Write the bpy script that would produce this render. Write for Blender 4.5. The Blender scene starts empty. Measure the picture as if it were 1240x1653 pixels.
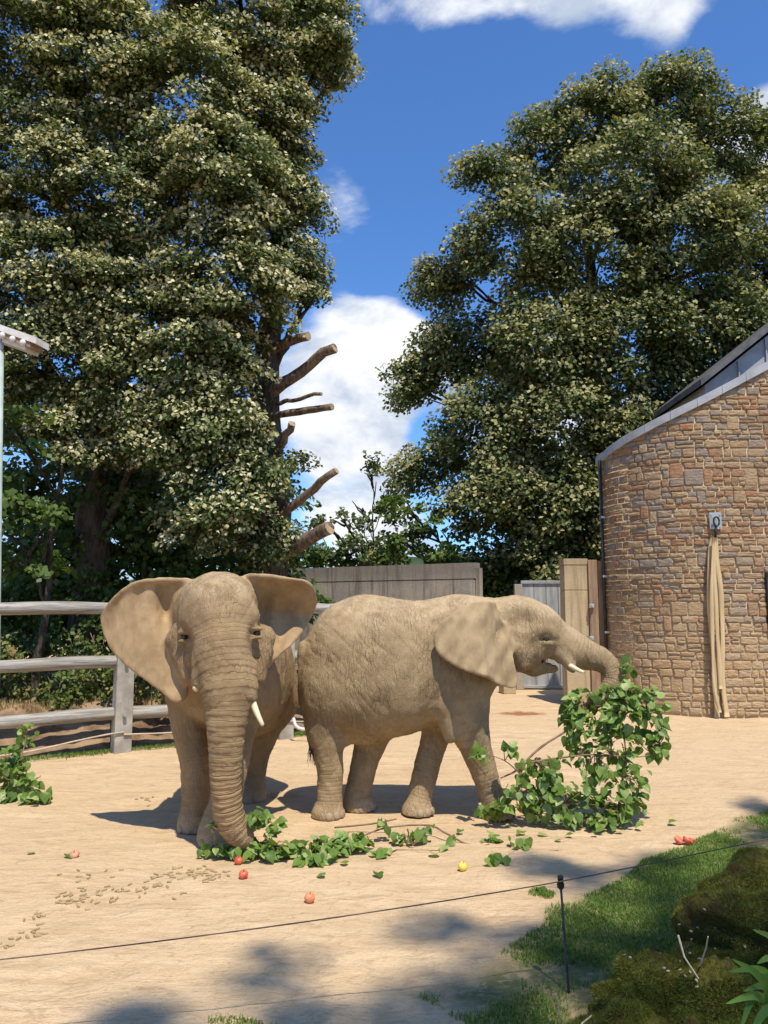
import bpy, bmesh, math, random
import numpy as np
from mathutils import Vector, Matrix

random.seed(7)
RNG = np.random.default_rng(11)
SC = bpy.context.scene
COL = SC.collection

# ------------------------------------------------------------------ camera
FPX, CX, CY = 1242.0, 620.0, 826.5          # focal length and centre in photo pixels
CAMZ, PITCH = 2.28, math.radians(7.05)
cam_d = bpy.data.cameras.new("camera")
cam = bpy.data.objects.new("camera", cam_d)
COL.objects.link(cam)
cam_d.sensor_fit = 'VERTICAL'
cam_d.sensor_height = 36.0
cam_d.lens = 36.0 * FPX / 1653.0
cam_d.clip_end = 3000
cam_d.clip_start = 0.05
cam.location = (0, 0, CAMZ)
cam.rotation_euler = (math.pi / 2 + PITCH, 0, 0)
SC.camera = cam

# ------------------------------------------------------------------ sun + sky
SUN_EL, SUN_AZ = math.radians(64), math.radians(21)      # azimuth: behind the camera, turned to the right
LDIR = Vector((math.cos(SUN_EL) * math.sin(SUN_AZ), -math.cos(SUN_EL) * math.cos(SUN_AZ), math.sin(SUN_EL)))
sun_d = bpy.data.lights.new("sun", 'SUN')
sun_d.energy = 4.6
sun_d.angle = math.radians(0.7)
sun_d.color = (1.0, 0.93, 0.80)
sun = bpy.data.objects.new("sun", sun_d)
COL.objects.link(sun)
sun.rotation_euler = LDIR.to_track_quat('Z', 'Y').to_euler()
sun.location = (6, -12, 30)

SC.view_settings.view_transform = 'Standard'
SC.view_settings.look = 'None'
SC.view_settings.gamma = 1
SC.view_settings.exposure = 0.28
SC.view_settings.use_curve_mapping = False
SC.render.engine = 'CYCLES'
SC.cycles.use_denoising = True
SC.cycles.max_bounces = 6
SC.cycles.diffuse_bounces = 3
SC.cycles.transparent_max_bounces = 4
SC.cycles.sample_clamp_indirect = 6


def ray(px, py):
    u = (px - CX) / FPX
    v = (CY - py) / FPX
    c, s = math.cos(PITCH), math.sin(PITCH)
    return (u, c - v * s, v * c + s)


def P(px, py, Y):
    """the point on a photo pixel's ray at depth Y (metres in front of the camera)"""
    r = ray(px, py)
    k = Y / r[1]
    return (r[0] * k, Y, CAMZ + r[2] * k)


def G(px, py, z=0.0):
    """the point where a photo pixel's ray meets the ground"""
    r = ray(px, py)
    k = (z - CAMZ) / r[2]
    return (r[0] * k, r[1] * k, z)


def pix(X, Y, Z):
    c, s = math.cos(PITCH), math.sin(PITCH)
    d = Y * c + (Z - CAMZ) * s
    up = -Y * s + (Z - CAMZ) * c
    return CX + FPX * X / d, CY - FPX * up / d


# ------------------------------------------------------------------ node helpers
class NT:
    def __init__(self, nt):
        self.nt = nt
        nt.nodes.clear()

    def n(self, typ, **kw):
        nd = self.nt.nodes.new(typ)
        ins = kw.pop('ins', {})
        for k, v in kw.items():
            setattr(nd, k, v)
        for k, v in ins.items():
            self.put(nd.inputs[k], v)
        return nd

    def put(self, sock, v):
        if isinstance(v, bpy.types.NodeSocket):
            self.nt.links.new(v, sock)
        elif isinstance(v, (tuple, list)) and len(v) == 3 and sock.type == 'RGBA':
            sock.default_value = (*v, 1)
        else:
            sock.default_value = v

    def math(self, op, a, b=0.0, c=0.0, clamp=False):
        nd = self.n('ShaderNodeMath', operation=op, use_clamp=clamp)
        for i, v in enumerate((a, b, c)):
            self.put(nd.inputs[i], v)
        return nd.outputs[0]

    def vmath(self, op, a, b=(0, 0, 0), out=0):
        nd = self.n('ShaderNodeVectorMath', operation=op)
        self.put(nd.inputs[0], a)
        if op == 'SCALE':
            self.put(nd.inputs['Scale'], b)
        else:
            self.put(nd.inputs[1], b)
        return nd.outputs['Value'] if op in ('DOT_PRODUCT', 'LENGTH', 'DISTANCE') else nd.outputs[0]

    def noise(self, vec, scale, detail=4, rough=0.55, dist=0.0, typ=None):
        nd = self.n('ShaderNodeTexNoise')
        if typ:
            nd.noise_type = typ
        self.put(nd.inputs['Vector'], vec)
        nd.inputs['Scale'].default_value = scale
        nd.inputs['Detail'].default_value = detail
        nd.inputs['Roughness'].default_value = rough
        nd.inputs['Distortion'].default_value = dist
        return nd.outputs[0]

    def voro(self, vec, scale, feature='DISTANCE_TO_EDGE', rand=1.0):
        nd = self.n('ShaderNodeTexVoronoi', feature=feature)
        self.put(nd.inputs['Vector'], vec)
        nd.inputs['Scale'].default_value = scale
        nd.inputs['Randomness'].default_value = rand
        return nd.outputs[0]

    def ramp(self, fac, stops, interp='LINEAR'):
        nd = self.n('ShaderNodeValToRGB')
        cr = nd.color_ramp
        cr.interpolation = interp
        while len(cr.elements) > 1:
            cr.elements.remove(cr.elements[-1])
        for i, (p, c) in enumerate(stops):
            e = cr.elements[0] if i == 0 else cr.elements.new(p)
            e.position = p
            e.color = (*c, 1) if isinstance(c, (tuple, list)) else (c, c, c, 1)
        self.put(nd.inputs[0], fac)
        return nd.outputs[0]

    def mix(self, fac, a, b, blend='MIX'):
        nd = self.n('ShaderNodeMix', data_type='RGBA', blend_type=blend)
        self.put(nd.inputs[0], fac)
        self.put(nd.inputs[6], a)
        self.put(nd.inputs[7], b)
        return nd.outputs[2]

    def smooth(self, v, lo, hi, a=0.0, b=1.0):
        nd = self.n('ShaderNodeMapRange', interpolation_type='SMOOTHSTEP')
        for i, q in enumerate((v, lo, hi, a, b)):
            self.put(nd.inputs[i], q)
        return nd.outputs[0]

    def mapping(self, vec, scale=(1, 1, 1), rot=(0, 0, 0), loc=(0, 0, 0)):
        nd = self.n('ShaderNodeMapping')
        self.put(nd.inputs['Vector'], vec)
        nd.inputs['Scale'].default_value = scale
        nd.inputs['Rotation'].default_value = rot
        nd.inputs['Location'].default_value = loc
        return nd.outputs[0]

    def pos(self):
        return self.n('ShaderNodeNewGeometry').outputs['Position']

    def obj(self):
        return self.n('ShaderNodeTexCoord').outputs['Object']

    def attr(self, name, out='Fac'):
        return self.n('ShaderNodeAttribute', attribute_name=name).outputs[out]

    def bump(self, h, dist=0.01, strength=1.0, normal=None):
        nd = self.n('ShaderNodeBump')
        nd.inputs['Distance'].default_value = dist
        nd.inputs['Strength'].default_value = strength
        self.put(nd.inputs['Height'], h)
        if normal is not None:
            self.put(nd.inputs['Normal'], normal)
        return nd.outputs[0]

    def bsdf(self, col, rough=0.8, normal=None, spec=0.3, **kw):
        nd = self.n('ShaderNodeBsdfPrincipled')
        self.put(nd.inputs['Base Color'], col)
        self.put(nd.inputs['Roughness'], rough)
        nd.inputs['Specular IOR Level'].default_value = spec
        if normal is not None:
            self.put(nd.inputs['Normal'], normal)
        for k, v in kw.items():
            self.put(nd.inputs[k], v)
        return nd.outputs[0]

    def out(self, sh):
        o = self.n('ShaderNodeOutputMaterial')
        self.nt.links.new(sh, o.inputs['Surface'])


def material(name):
    m = bpy.data.materials.new(name)
    m.use_nodes = True
    return m, NT(m.node_tree)


# ------------------------------------------------------------------ world
world = bpy.data.worlds.new("World")
SC.world = world
world.use_nodes = True
w = NT(world.node_tree)
sky = w.n('ShaderNodeTexSky', sky_type='NISHITA')
sky.sun_disc = False
sky.sun_elevation = SUN_EL
sky.sun_rotation = math.pi - SUN_AZ
sky.altitude = 200
sky.air_density = 1.0
sky.dust_density = 0.35
sky.ozone_density = 2.2
dirv = w.n('ShaderNodeTexCoord').outputs['Generated']
skyc = w.mix(1.0, sky.outputs[0], (0.72, 1.13, 1.60), 'MULTIPLY')
# clouds: broken cumulus all round the sky, more of it low down, with a few banks where the photo has them
flat = w.vmath('MULTIPLY', dirv, (1.0, 1.0, 1.7))
n1 = w.noise(flat, 3.1, 9, 0.60, 0.25)
n2 = w.noise(w.vmath('ADD', flat, (0.03, -0.02, 0.07)), 3.1, 6, 0.58, 0.25)
sepd = w.n('ShaderNodeSeparateXYZ')
w.put(sepd.inputs[0], dirv)


def dvec(px, py):
    v = Vector(ray(px, py))
    v.normalize()
    return tuple(v)


def blobs(lst):
    tot = None
    for (px, py, rr, amp) in lst:
        d = w.vmath('DISTANCE', dirv, dvec(px, py))
        g = w.smooth(d, 0.0, rr, amp, 0.0)
        tot = g if tot is None else w.math('ADD', tot, g)
    return w.math('MINIMUM', tot, 1.0)


BANK = blobs([(560, 315, 0.085, 1.0), (650, 245, 0.045, 0.8), (590, 520, 0.10, 1.0), (545, 650, 0.13, 0.9), (640, 560, 0.09, 0.9), (560, 770, 0.13, 0.9), (600, 850, 0.14, 0.8),
              (690, -10, 0.10, 1.0), (830, -30, 0.10, 1.0), (960, -25, 0.10, 1.0), (1080, 0, 0.08, 1.0), (1225, 215, 0.08, 1.0), (600, -80, 0.14, 1.0), (940, 700, 0.16, 1.0)])
HOLE = blobs([(640, 140, 0.10, 1.0), (800, 150, 0.13, 1.0), (600, 430, 0.05, 0.9), (700, 410, 0.09, 1.0), (1180, 95, 0.08, 1.0), (980, 110, 0.08, 1.0), (700, 700, 0.05, 0.8), (520, 180, 0.06, 1.0)])
dens = w.math('ADD', n1, w.smooth(sepd.outputs[2], 0.03, 0.40, 0.05, 0.0))
dens = w.math('ADD', dens, w.math('MULTIPLY', BANK, 0.21))
dens = w.math('SUBTRACT', dens, w.math('MULTIPLY', HOLE, 0.30))
cover = w.smooth(dens, 0.535, 0.70)
n3 = w.noise(w.vmath('ADD', flat, (0.3, 0.1, 0.05)), 7.0, 7, 0.60, 0.3)
shade = w.smooth(w.math('ADD', w.math('SUBTRACT', w.math('MULTIPLY', n3, 0.8), w.math('MULTIPLY', n2, 0.45)), 0.0), 0.06, 0.28)
cloudc = w.mix(shade, (4.3, 5.0, 6.2), (8.2, 8.35, 8.6))
skymix = w.mix(cover, skyc, cloudc)
bg = w.n('ShaderNodeBackground')
w.put(bg.inputs['Color'], skymix)
bg.inputs['Strength'].default_value = 0.105
wo = w.n('ShaderNodeOutputWorld')
w.nt.links.new(bg.outputs[0], wo.inputs['Surface'])


# ------------------------------------------------------------------ numeric helpers
def _hash(ix, iy, iz, seed):
    h = (ix.astype(np.int64) * 374761393 + iy.astype(np.int64) * 668265263 + iz.astype(np.int64) * 2147483647 + seed * 974711) & 0xFFFFFFFF
    h = ((h ^ (h >> 13)) * 1274126177) & 0xFFFFFFFF
    return ((h ^ (h >> 16)) & 0xFFFFFF) / float(0xFFFFFF)


def vnoise(p, seed=0):
    p = np.asarray(p, dtype=np.float64)
    i = np.floor(p).astype(np.int64)
    f = p - i
    f = f * f * (3 - 2 * f)
    r = 0
    for dx in (0, 1):
        wx = f[:, 0] if dx else 1 - f[:, 0]
        for dy in (0, 1):
            wy = f[:, 1] if dy else 1 - f[:, 1]
            for dz in (0, 1):
                wz = f[:, 2] if dz else 1 - f[:, 2]
                r = r + wx * wy * wz * _hash(i[:, 0] + dx, i[:, 1] + dy, i[:, 2] + dz, seed)
    return r * 2 - 1


def fbm(p, oct=4, seed=0, gain=0.5):
    r, a, p = 0, 1.0, np.asarray(p, dtype=np.float64)
    for o in range(oct):
        r = r + a * vnoise(p, seed + o * 17)
        p = p * 2.03 + 11.3
        a *= gain
    return r


def mesh_np(name, V, F, smooth=False, attrs=None):
    """V (n,3); F (m,3) or (m,4) index array, or list of faces"""
    me = bpy.data.meshes.new(name)
    V = np.asarray(V, dtype=np.float32)
    if isinstance(F, np.ndarray):
        m, k = F.shape
        me.vertices.add(len(V))
        me.vertices.foreach_set('co', V.ravel())
        me.loops.add(m * k)
        me.loops.foreach_set('vertex_index', F.astype(np.int32).ravel())
        me.polygons.add(m)
        me.polygons.foreach_set('loop_start', np.arange(0, m * k, k, dtype=np.int32))
        me.update(calc_edges=True)
    else:
        me.from_pydata(V.tolist(), [], F)
        me.update()
    if attrs:
        for an, (dom, arr) in attrs.items():
            a = me.attributes.new(an, 'FLOAT', dom)
            a.data.foreach_set('value', np.asarray(arr, dtype=np.float32))
    if smooth:
        me.polygons.foreach_set('use_smooth', np.ones(len(me.polygons), dtype=bool))
    return me


def link(name, me, mat=None, parent=None, **props):
    o = bpy.data.objects.new(name, me)
    COL.objects.link(o)
    if mat is not None and me is not None and not me.materials:
        me.materials.append(mat)
    if parent is not None:
        o.parent = parent
    for k, v in props.items():
        o[k] = v
    return o


def thing(name, label, cat, loc=(0, 0, 0), group=None):
    """an Empty standing at the thing's base; parts are built in world coordinates and offset by it"""
    o = bpy.data.objects.new(name, None)
    COL.objects.link(o)
    o.empty_display_size = 0.2
    o['label'] = label
    o['category'] = cat
    if group:
        o['group'] = group
    o.location = loc
    return o


def part(name, me, mat, root, **props):
    """a part whose mesh is in world coordinates"""
    o = link(name, me, mat, root, **props)
    m = Vector(root.location)
    p = root.parent
    while p is not None:
        m = m + Vector(p.location)
        p = p.parent
    o.location = -m
    return o


class MB:
    def __init__(self):
        self.v, self.f = [], []

    def add(self, V, F):
        b = len(self.v)
        self.v += [tuple(q) for q in V]
        self.f += [tuple(i + b for i in f) for f in F]

    def box(self, c, s, rz=0.0, bev=0.0, taper=1.0):
        bm = bmesh.new()
        bmesh.ops.create_cube(bm, size=1)
        for q in bm.verts:
            t = taper if q.co.z > 0 else 1.0
            q.co = Vector((q.co.x * s[0] * t, q.co.y * s[1] * t, q.co.z * s[2]))
        if bev:
            bmesh.ops.bevel(bm, geom=bm.edges[:], offset=bev, segments=2, profile=0.6, affect='EDGES')
        R = Matrix.Rotation(rz, 4, 'Z')
        self.addbm(bm, Matrix.Translation(c) @ R)

    def addbm(self, bm, M=Matrix()):
        bm.verts.index_update()
        self.add([tuple(M @ q.co) for q in bm.verts], [[q.index for q in f.verts] for f in bm.faces])
        bm.free()

    def tube(self, pts, rad, n=10, cap=True, squash=None, jit=0.0, seed=0):
        pts = [Vector(p) for p in pts]
        if not hasattr(rad, '__len__'):
            rad = [rad] * len(pts)
        rg = random.Random(seed)
        V, F = [], []
        up = Vector((0, 0, 1))
        prev = None
        for i, p in enumerate(pts):
            d = (pts[min(i + 1, len(pts) - 1)] - pts[max(i - 1, 0)]).normalized()
            if prev is None:
                a = d.cross(up)
                if a.length < 1e-3:
                    a = d.cross(Vector((1, 0, 0)))
                a.normalize()
            else:
                a = (prev - d * prev.dot(d)).normalized()
            prev = a
            b = d.cross(a)
            for k in range(n):
                t = 2 * math.pi * k / n
                r = rad[i] * (1 + (rg.uniform(-jit, jit) if jit else 0))
                sx, sy = squash if squash else (1, 1)
                V.append(p + a * (math.cos(t) * r * sx) + b * (math.sin(t) * r * sy))
        for i in range(len(pts) - 1):
            for k in range(n):
                k2 = (k + 1) % n
                F.append((i * n + k, i * n + k2, (i + 1) * n + k2, (i + 1) * n + k))
        if cap:
            F.append(tuple(reversed(range(n))))
            F.append(tuple((len(pts) - 1) * n + k for k in range(n)))
        self.add(V, F)

    def prism(self, poly, d):
        """poly: list of 3D points (planar), d: extrusion vector"""
        n = len(poly)
        V = [Vector(p) for p in poly] + [Vector(p) + Vector(d) for p in poly]
        F = [tuple(range(n)), tuple(reversed(range(n, 2 * n)))]
        for i in range(n):
            j = (i + 1) % n
            F.append((i, i + n, j + n, j))
        self.add(V, F)

    def ball(self, c, r, sub=2, M=None):
        bm = bmesh.new()
        bmesh.ops.create_icosphere(bm, subdivisions=sub, radius=1)
        R = r if hasattr(r, '__len__') else (r, r, r)
        m = Matrix.Translation(c) @ (M.to_4x4() if M else Matrix()) @ Matrix.Diagonal((*R, 1))
        self.addbm(bm, m)

    def mesh(self, name, smooth=False, auto=None):
        me = bpy.data.meshes.new(name)
        me.from_pydata(self.v, [], self.f)
        bm = bmesh.new()
        bm.from_mesh(me)
        bmesh.ops.recalc_face_normals(bm, faces=bm.faces)
        bm.to_mesh(me)
        bm.free()
        if smooth:
            me.polygons.foreach_set('use_smooth', np.ones(len(me.polygons), dtype=bool))
        if auto is not None:
            me.polygons.foreach_set('use_smooth', np.ones(len(me.polygons), dtype=bool))
            me.set_sharp_from_angle(angle=math.radians(auto))
        me.update()
        return me


def catmull(pts, per=6):
    pts = [np.array(p, float) for p in pts]
    out = []
    for i in range(len(pts) - 1):
        p0, p1, p2, p3 = pts[max(i - 1, 0)], pts[i], pts[i + 1], pts[min(i + 2, len(pts) - 1)]
        for k in range(per):
            t = k / per
            out.append(0.5 * ((2 * p1) + (p2 - p0) * t + (2 * p0 - 5 * p1 + 4 * p2 - p3) * t * t + (3 * p1 - p0 - 3 * p2 + p3) * t ** 3))
    out.append(pts[-1])
    return out


# ------------------------------------------------------------------ materials
def mat_simple(name, c1, c2, scale=6, rough=0.8, bump=0.004, bscale=None, spec=0.3, metal=0.0, stretch=(1, 1, 1), detail=5):
    m, t = material(name)
    p = t.mapping(t.obj(), scale=stretch)
    n = t.noise(p, scale, detail, 0.6)
    c = t.mix(t.smooth(n, 0.33, 0.67), c1, c2)
    b = t.bump(t.noise(p, bscale or scale * 4, 5, 0.65), bump)
    t.out(t.bsdf(c, rough, b, spec, Metallic=metal))
    return m


def make_sand():
    m, t = material("sandy_ground")
    p = t.pos()
    flat = t.mapping(p, scale=(1, 1, 0.2))
    big = t.noise(flat, 0.35, 5, 0.6, 0.4)
    mid = t.noise(t.mapping(p, scale=(0.7, 1.9, 1)), 1.7, 6, 0.62, 0.5)
    fine = t.noise(flat, 38, 4, 0.7)
    streak = t.noise(t.mapping(p, scale=(0.45, 2.6, 1), rot=(0, 0, 0.12)), 3.2, 6, 0.65, 0.6)
    c = t.mix(t.smooth(mid, 0.3, 0.7), (0.52, 0.360, 0.203), (0.67, 0.490, 0.300))
    c = t.mix(t.smooth(big, 0.36, 0.66), c, (0.585, 0.42, 0.246))
    c = t.mix(t.math('MULTIPLY', t.smooth(streak, 0.52, 0.72), 0.55), c, (0.37, 0.232, 0.122))
    c = t.mix(t.math('MULTIPLY', t.smooth(fine, 0.50, 0.72), 0.5), c, (0.40, 0.27, 0.15))
    speck = t.voro(p, 60, 'F1')
    c = t.mix(t.math('MULTIPLY', t.smooth(speck, 0.11, 0.05), 0.35), c, (0.30, 0.2, 0.11))
    # damp reddish soil patch on the far side of the yard
    gx, gy, _ = G(842, 1151)
    d = t.vmath('LENGTH', t.vmath('MULTIPLY', t.vmath('SUBTRACT', p, (gx, gy, 0)), (1.1, 1.6, 0)))
    d = t.math('ADD', d, t.math('MULTIPLY', t.math('SUBTRACT', t.noise(p, 5, 4), 0.5), 0.9))
    c = t.mix(t.smooth(d, 0.75, 0.3), c, (0.30, 0.125, 0.06))
    turf = t.math('MULTIPLY', t.attr('turf'), t.smooth(t.noise(p, 5, 5, 0.7), 0.3, 0.55, 0.35, 0.9))
    c = t.mix(turf, c, (0.115, 0.125, 0.042))
    # trodden earth near the visitors' edge
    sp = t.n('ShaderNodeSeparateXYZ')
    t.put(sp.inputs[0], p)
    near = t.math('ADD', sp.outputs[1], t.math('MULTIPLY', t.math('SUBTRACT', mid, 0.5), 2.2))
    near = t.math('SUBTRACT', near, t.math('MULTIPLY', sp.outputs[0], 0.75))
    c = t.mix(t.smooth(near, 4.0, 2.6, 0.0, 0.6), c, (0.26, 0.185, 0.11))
    h = t.math('ADD', t.math('MULTIPLY', mid, 1.0), t.math('MULTIPLY', fine, 0.35))
    h = t.math('ADD', h, t.math('MULTIPLY', t.noise(flat, 11, 5, 0.7), 0.8))
    h = t.math('ADD', h, t.math('MULTIPLY', streak, 0.8))
    scuff = t.noise(t.mapping(p, scale=(1, 1.6, 1)), 6.5, 5, 0.68, 1.2)
    c = t.mix(t.math('MULTIPLY', t.smooth(scuff, 0.52, 0.68), 0.6), c, (0.40, 0.275, 0.156))
    c = t.mix(t.math('MULTIPLY', t.smooth(scuff, 0.44, 0.32), 0.4), c, (0.65, 0.485, 0.305))
    h = t.math('ADD', h, t.math('MULTIPLY', scuff, 0.9))
    t.out(t.bsdf(c, 0.95, t.bump(h, 0.032, 0.9), 0.1))
    return m


def make_skin(name, tint=(1, 1, 1)):
    m, t = material(name)
    p = t.obj()
    wp = t.vmath('ADD', p, t.vmath('SCALE', t.n('ShaderNodeTexNoise', ins={'Vector': p, 'Scale': 2.6, 'Detail': 3.0}).outputs['Color'], 0.16))
    ringc, ringw, earw = t.attr('ringc'), t.attr('ringw'), t.attr('earw')
    patch = t.noise(p, 2.6, 5, 0.6)
    spots = t.noise(p, 13, 4, 0.6)

    def tone(c):
        return tuple(a * b for a, b in zip(c, tint))
    c = t.mix(t.smooth(patch, 0.32, 0.68), tone((0.265, 0.190, 0.112)), tone((0.375, 0.275, 0.165)))
    c = t.mix(t.math('MULTIPLY', t.smooth(spots, 0.5, 0.7), 0.35), c, tone((0.42, 0.31, 0.19)))
    c = t.mix(t.math('MULTIPLY', t.smooth(spots, 0.45, 0.3), 0.35), c, tone((0.21, 0.148, 0.088)))
    # dust lying on the back and the head
    dust = t.attr('dust')
    c = t.mix(t.math('MULTIPLY', dust, t.smooth(t.noise(p, 7, 6, 0.7), 0.30, 0.66)), c, (0.50, 0.365, 0.215))
    earc = t.mix(t.smooth(t.noise(t.mapping(wp, scale=(1, 1, 0.6)), 7, 5, 0.62), 0.36, 0.66), tone((0.32, 0.23, 0.14)), tone((0.47, 0.35, 0.22)))
    c = t.mix(t.math('MULTIPLY', earw, 0.7), c, earc)
    # wrinkles: long slanting creases, a fine net of cracks, rings on trunk and legs
    where = t.smooth(t.noise(p, 1.3, 2), 0.42, 0.58)

    def lines(rot, sc, scale, wdt):
        n = t.noise(t.mapping(wp, scale=sc, rot=(0, math.radians(rot), 0)), scale, 2, 0.45, 0.2)
        return t.smooth(t.math('ABSOLUTE', t.math('SUBTRACT', n, 0.5)), wdt, 0.0)
    A1 = t.math('MAXIMUM', lines(38, (8.0, 4.0, 1.2), 2.1, 0.05), t.math('MULTIPLY', lines(34, (8.0, 4.0, 1.4), 5.5, 0.08), 0.6))
    A2 = t.math('MAXIMUM', lines(-40, (8.0, 4.0, 1.2), 2.1, 0.05), t.math('MULTIPLY', lines(-44, (8.0, 4.0, 1.4), 5.5, 0.08), 0.6))
    crease = t.math('ADD', t.math('MULTIPLY', A2, where), t.math('MULTIPLY', A1, t.math('SUBTRACT', 1.0, where)))
    crease = t.math('MULTIPLY', crease, t.smooth(t.noise(p, 2.1, 2), 0.38, 0.6, 0.25, 1.0))
    net = t.smooth(t.voro(t.mapping(wp, scale=(1.5, 1.5, 1.0), rot=(0, 0.6, 0)), 34), 0.0, 0.13)
    rn = t.math('ADD', ringc, t.math('MULTIPLY', t.math('SUBTRACT', t.noise(p, 4, 3), 0.5), 0.06))
    ring = t.math('POWER', t.math('ABSOLUTE', t.math('SINE', t.math('MULTIPLY', rn, math.pi / 0.040))), 0.45)
    ring2 = t.math('POWER', t.math('ABSOLUTE', t.math('SINE', t.math('MULTIPLY', rn, math.pi / 0.0175))), 0.6)
    ringp = t.math('MULTIPLY', ringw, t.smooth(t.noise(p, 3.5, 2), 0.25, 0.55, 0.45, 1.0))
    body = t.math('SUBTRACT', 1.0, t.math('MAXIMUM', t.math('MULTIPLY', ringw, 0.8), t.math('MULTIPLY', earw, 0.9)))
    h = t.math('MULTIPLY', net, t.math('MULTIPLY', body, 0.16))
    h = t.math('SUBTRACT', h, t.math('MULTIPLY', crease, t.math('MULTIPLY', body, 0.6)))
    h = t.math('ADD', h, t.math('MULTIPLY', ring, t.math('MULTIPLY', ringp, 1.1)))
    h = t.math('ADD', h, t.math('MULTIPLY', ring2, t.math('MULTIPLY', ringp, 0.3)))
    h = t.math('ADD', h, t.math('MULTIPLY', t.noise(p, 16, 4, 0.55), t.math('MULTIPLY', body, 0.45)))
    h = t.math('ADD', h, t.math('MULTIPLY', t.noise(p, 70, 2, 0.6), 0.08))
    # darker tone along the ring folds and slanting creases
    cre = t.math('MULTIPLY', t.math('MULTIPLY', t.smooth(ring, 0.5, 0.1), ringp), 0.42)
    c = t.mix(cre, c, tone((0.17, 0.115, 0.068)))
    c = t.mix(t.math('MULTIPLY', t.math('MULTIPLY', crease, body), 0.30), c, tone((0.17, 0.115, 0.068)))
    t.out(t.bsdf(c, 0.85, t.bump(h, 0.012, 1.0), 0.2))
    return m


def make_leaf(name, stops, rough=0.5, trans=0.35, source='tint'):
    m, t = material(name)
    if source == 'random':
        f = t.n('ShaderNodeObjectInfo').outputs['Random']
    else:
        f = t.attr(source)
    c = t.ramp(f, stops)
    n = t.noise(t.pos(), 30, 2)
    c = t.mix(t.smooth(n, 0.3, 0.7, 0.0, 0.14), c, (0.03, 0.05, 0.012))
    a = t.bsdf(c, rough, None, 0.35)
    tr = t.n('ShaderNodeBsdfTranslucent')
    t.put(tr.inputs[0], t.mix(1.0, c, (1.0, 1.05, 0.45), 'MULTIPLY'))
    mx = t.n('ShaderNodeMixShader')
    mx.inputs[0].default_value = trans
    t.nt.links.new(a, mx.inputs[1])
    t.nt.links.new(tr.outputs[0], mx.inputs[2])
    t.out(mx.outputs[0])
    return m


def make_stone():
    m, t = material("rubble_stone")
    p = t.pos()
    f = t.attr('tint')
    c = t.ramp(f, [(0.0, (0.235, 0.150, 0.088)), (0.15, (0.34, 0.225, 0.13)), (0.3, (0.29, 0.155, 0.085)), (0.42, (0.38, 0.265, 0.155)),
                   (0.55, (0.255, 0.205, 0.165)), (0.68, (0.40, 0.29, 0.175)), (0.8, (0.235, 0.20, 0.175)), (0.9, (0.33, 0.165, 0.085)), (1.0, (0.19, 0.125, 0.10))], 'CONSTANT')
    n = t.noise(p, 9, 6, 0.65)
    c = t.mix(t.smooth(n, 0.3, 0.72, 0.0, 0.55), c, (0.42, 0.29, 0.165))
    c = t.mix(t.smooth(t.noise(p, 26, 4, 0.6), 0.5, 0.75, 0.0, 0.5), c, (0.17, 0.115, 0.075))
    sp = t.n('ShaderNodeSeparateXYZ')
    t.put(sp.inputs[0], p)
    zz = t.math('ADD', sp.outputs[2], t.math('MULTIPLY', t.math('SUBTRACT', t.noise(p, 1.3, 4), 0.5), 1.6))
    c = t.mix(t.smooth(zz, 3.0, 0.7, 0.0, 0.72), c, (0.49, 0.345, 0.19))
    h = t.math('ADD', t.noise(p, 16, 6, 0.7), t.math('MULTIPLY', t.noise(t.mapping(p, scale=(1, 1, 3)), 7, 4), 1.2))
    t.out(t.bsdf(c, 0.9, t.bump(h, 0.03, 0.9), 0.15))
    return m


def make_concrete(name, base=(0.31, 0.275, 0.225), dark=(0.13, 0.11, 0.088), warm=(0.42, 0.355, 0.265)):
    m, t = material(name)
    p = t.pos()
    n = t.noise(p, 1.6, 6, 0.62, 0.3)
    drip = t.noise(t.mapping(p, scale=(5.5, 5.5, 0.35)), 1.5, 6, 0.65)
    c = t.mix(t.smooth(n, 0.32, 0.7), base, warm)
    c = t.mix(t.smooth(drip, 0.46, 0.68, 0.0, 0.8), c, dark)
    c = t.mix(t.smooth(t.noise(t.mapping(p, scale=(3, 3, 0.5)), 2.5, 5, 0.6), 0.55, 0.72, 0.0, 0.5), c, (0.50, 0.45, 0.36))
    c = t.mix(t.smooth(t.noise(p, 22, 5, 0.7), 0.5, 0.75, 0, 0.4), c, dark)
    sp = t.n('ShaderNodeSeparateXYZ')
    t.put(sp.inputs[0], p)
    zt = t.math('ADD', sp.outputs[2], t.math('MULTIPLY', t.math('SUBTRACT', n, 0.5), 0.5))
    c = t.mix(t.smooth(zt, 2.85, 3.3, 0.0, 0.45), c, dark)
    h = t.math('ADD', t.noise(p, 30, 5, 0.7), t.math('MULTIPLY', n, 0.6))
    t.out(t.bsdf(c, 0.92, t.bump(h, 0.012), 0.15))
    return m


def make_bark(name, c1, c2, s=1.0):
    m, t = material(name)
    p = t.mapping(t.pos(), scale=(6 * s, 6 * s, 1.4 * s))
    n = t.noise(p, 2.2, 6, 0.65, 0.6)
    c = t.mix(t.smooth(n, 0.35, 0.65), c1, c2)
    c = t.mix(t.smooth(t.noise(t.pos(), 3, 4), 0.55, 0.72, 0, 0.5), c, (0.13, 0.14, 0.085))
    t.out(t.bsdf(c, 0.95, t.bump(n, 0.05), 0.1))
    return m


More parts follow.
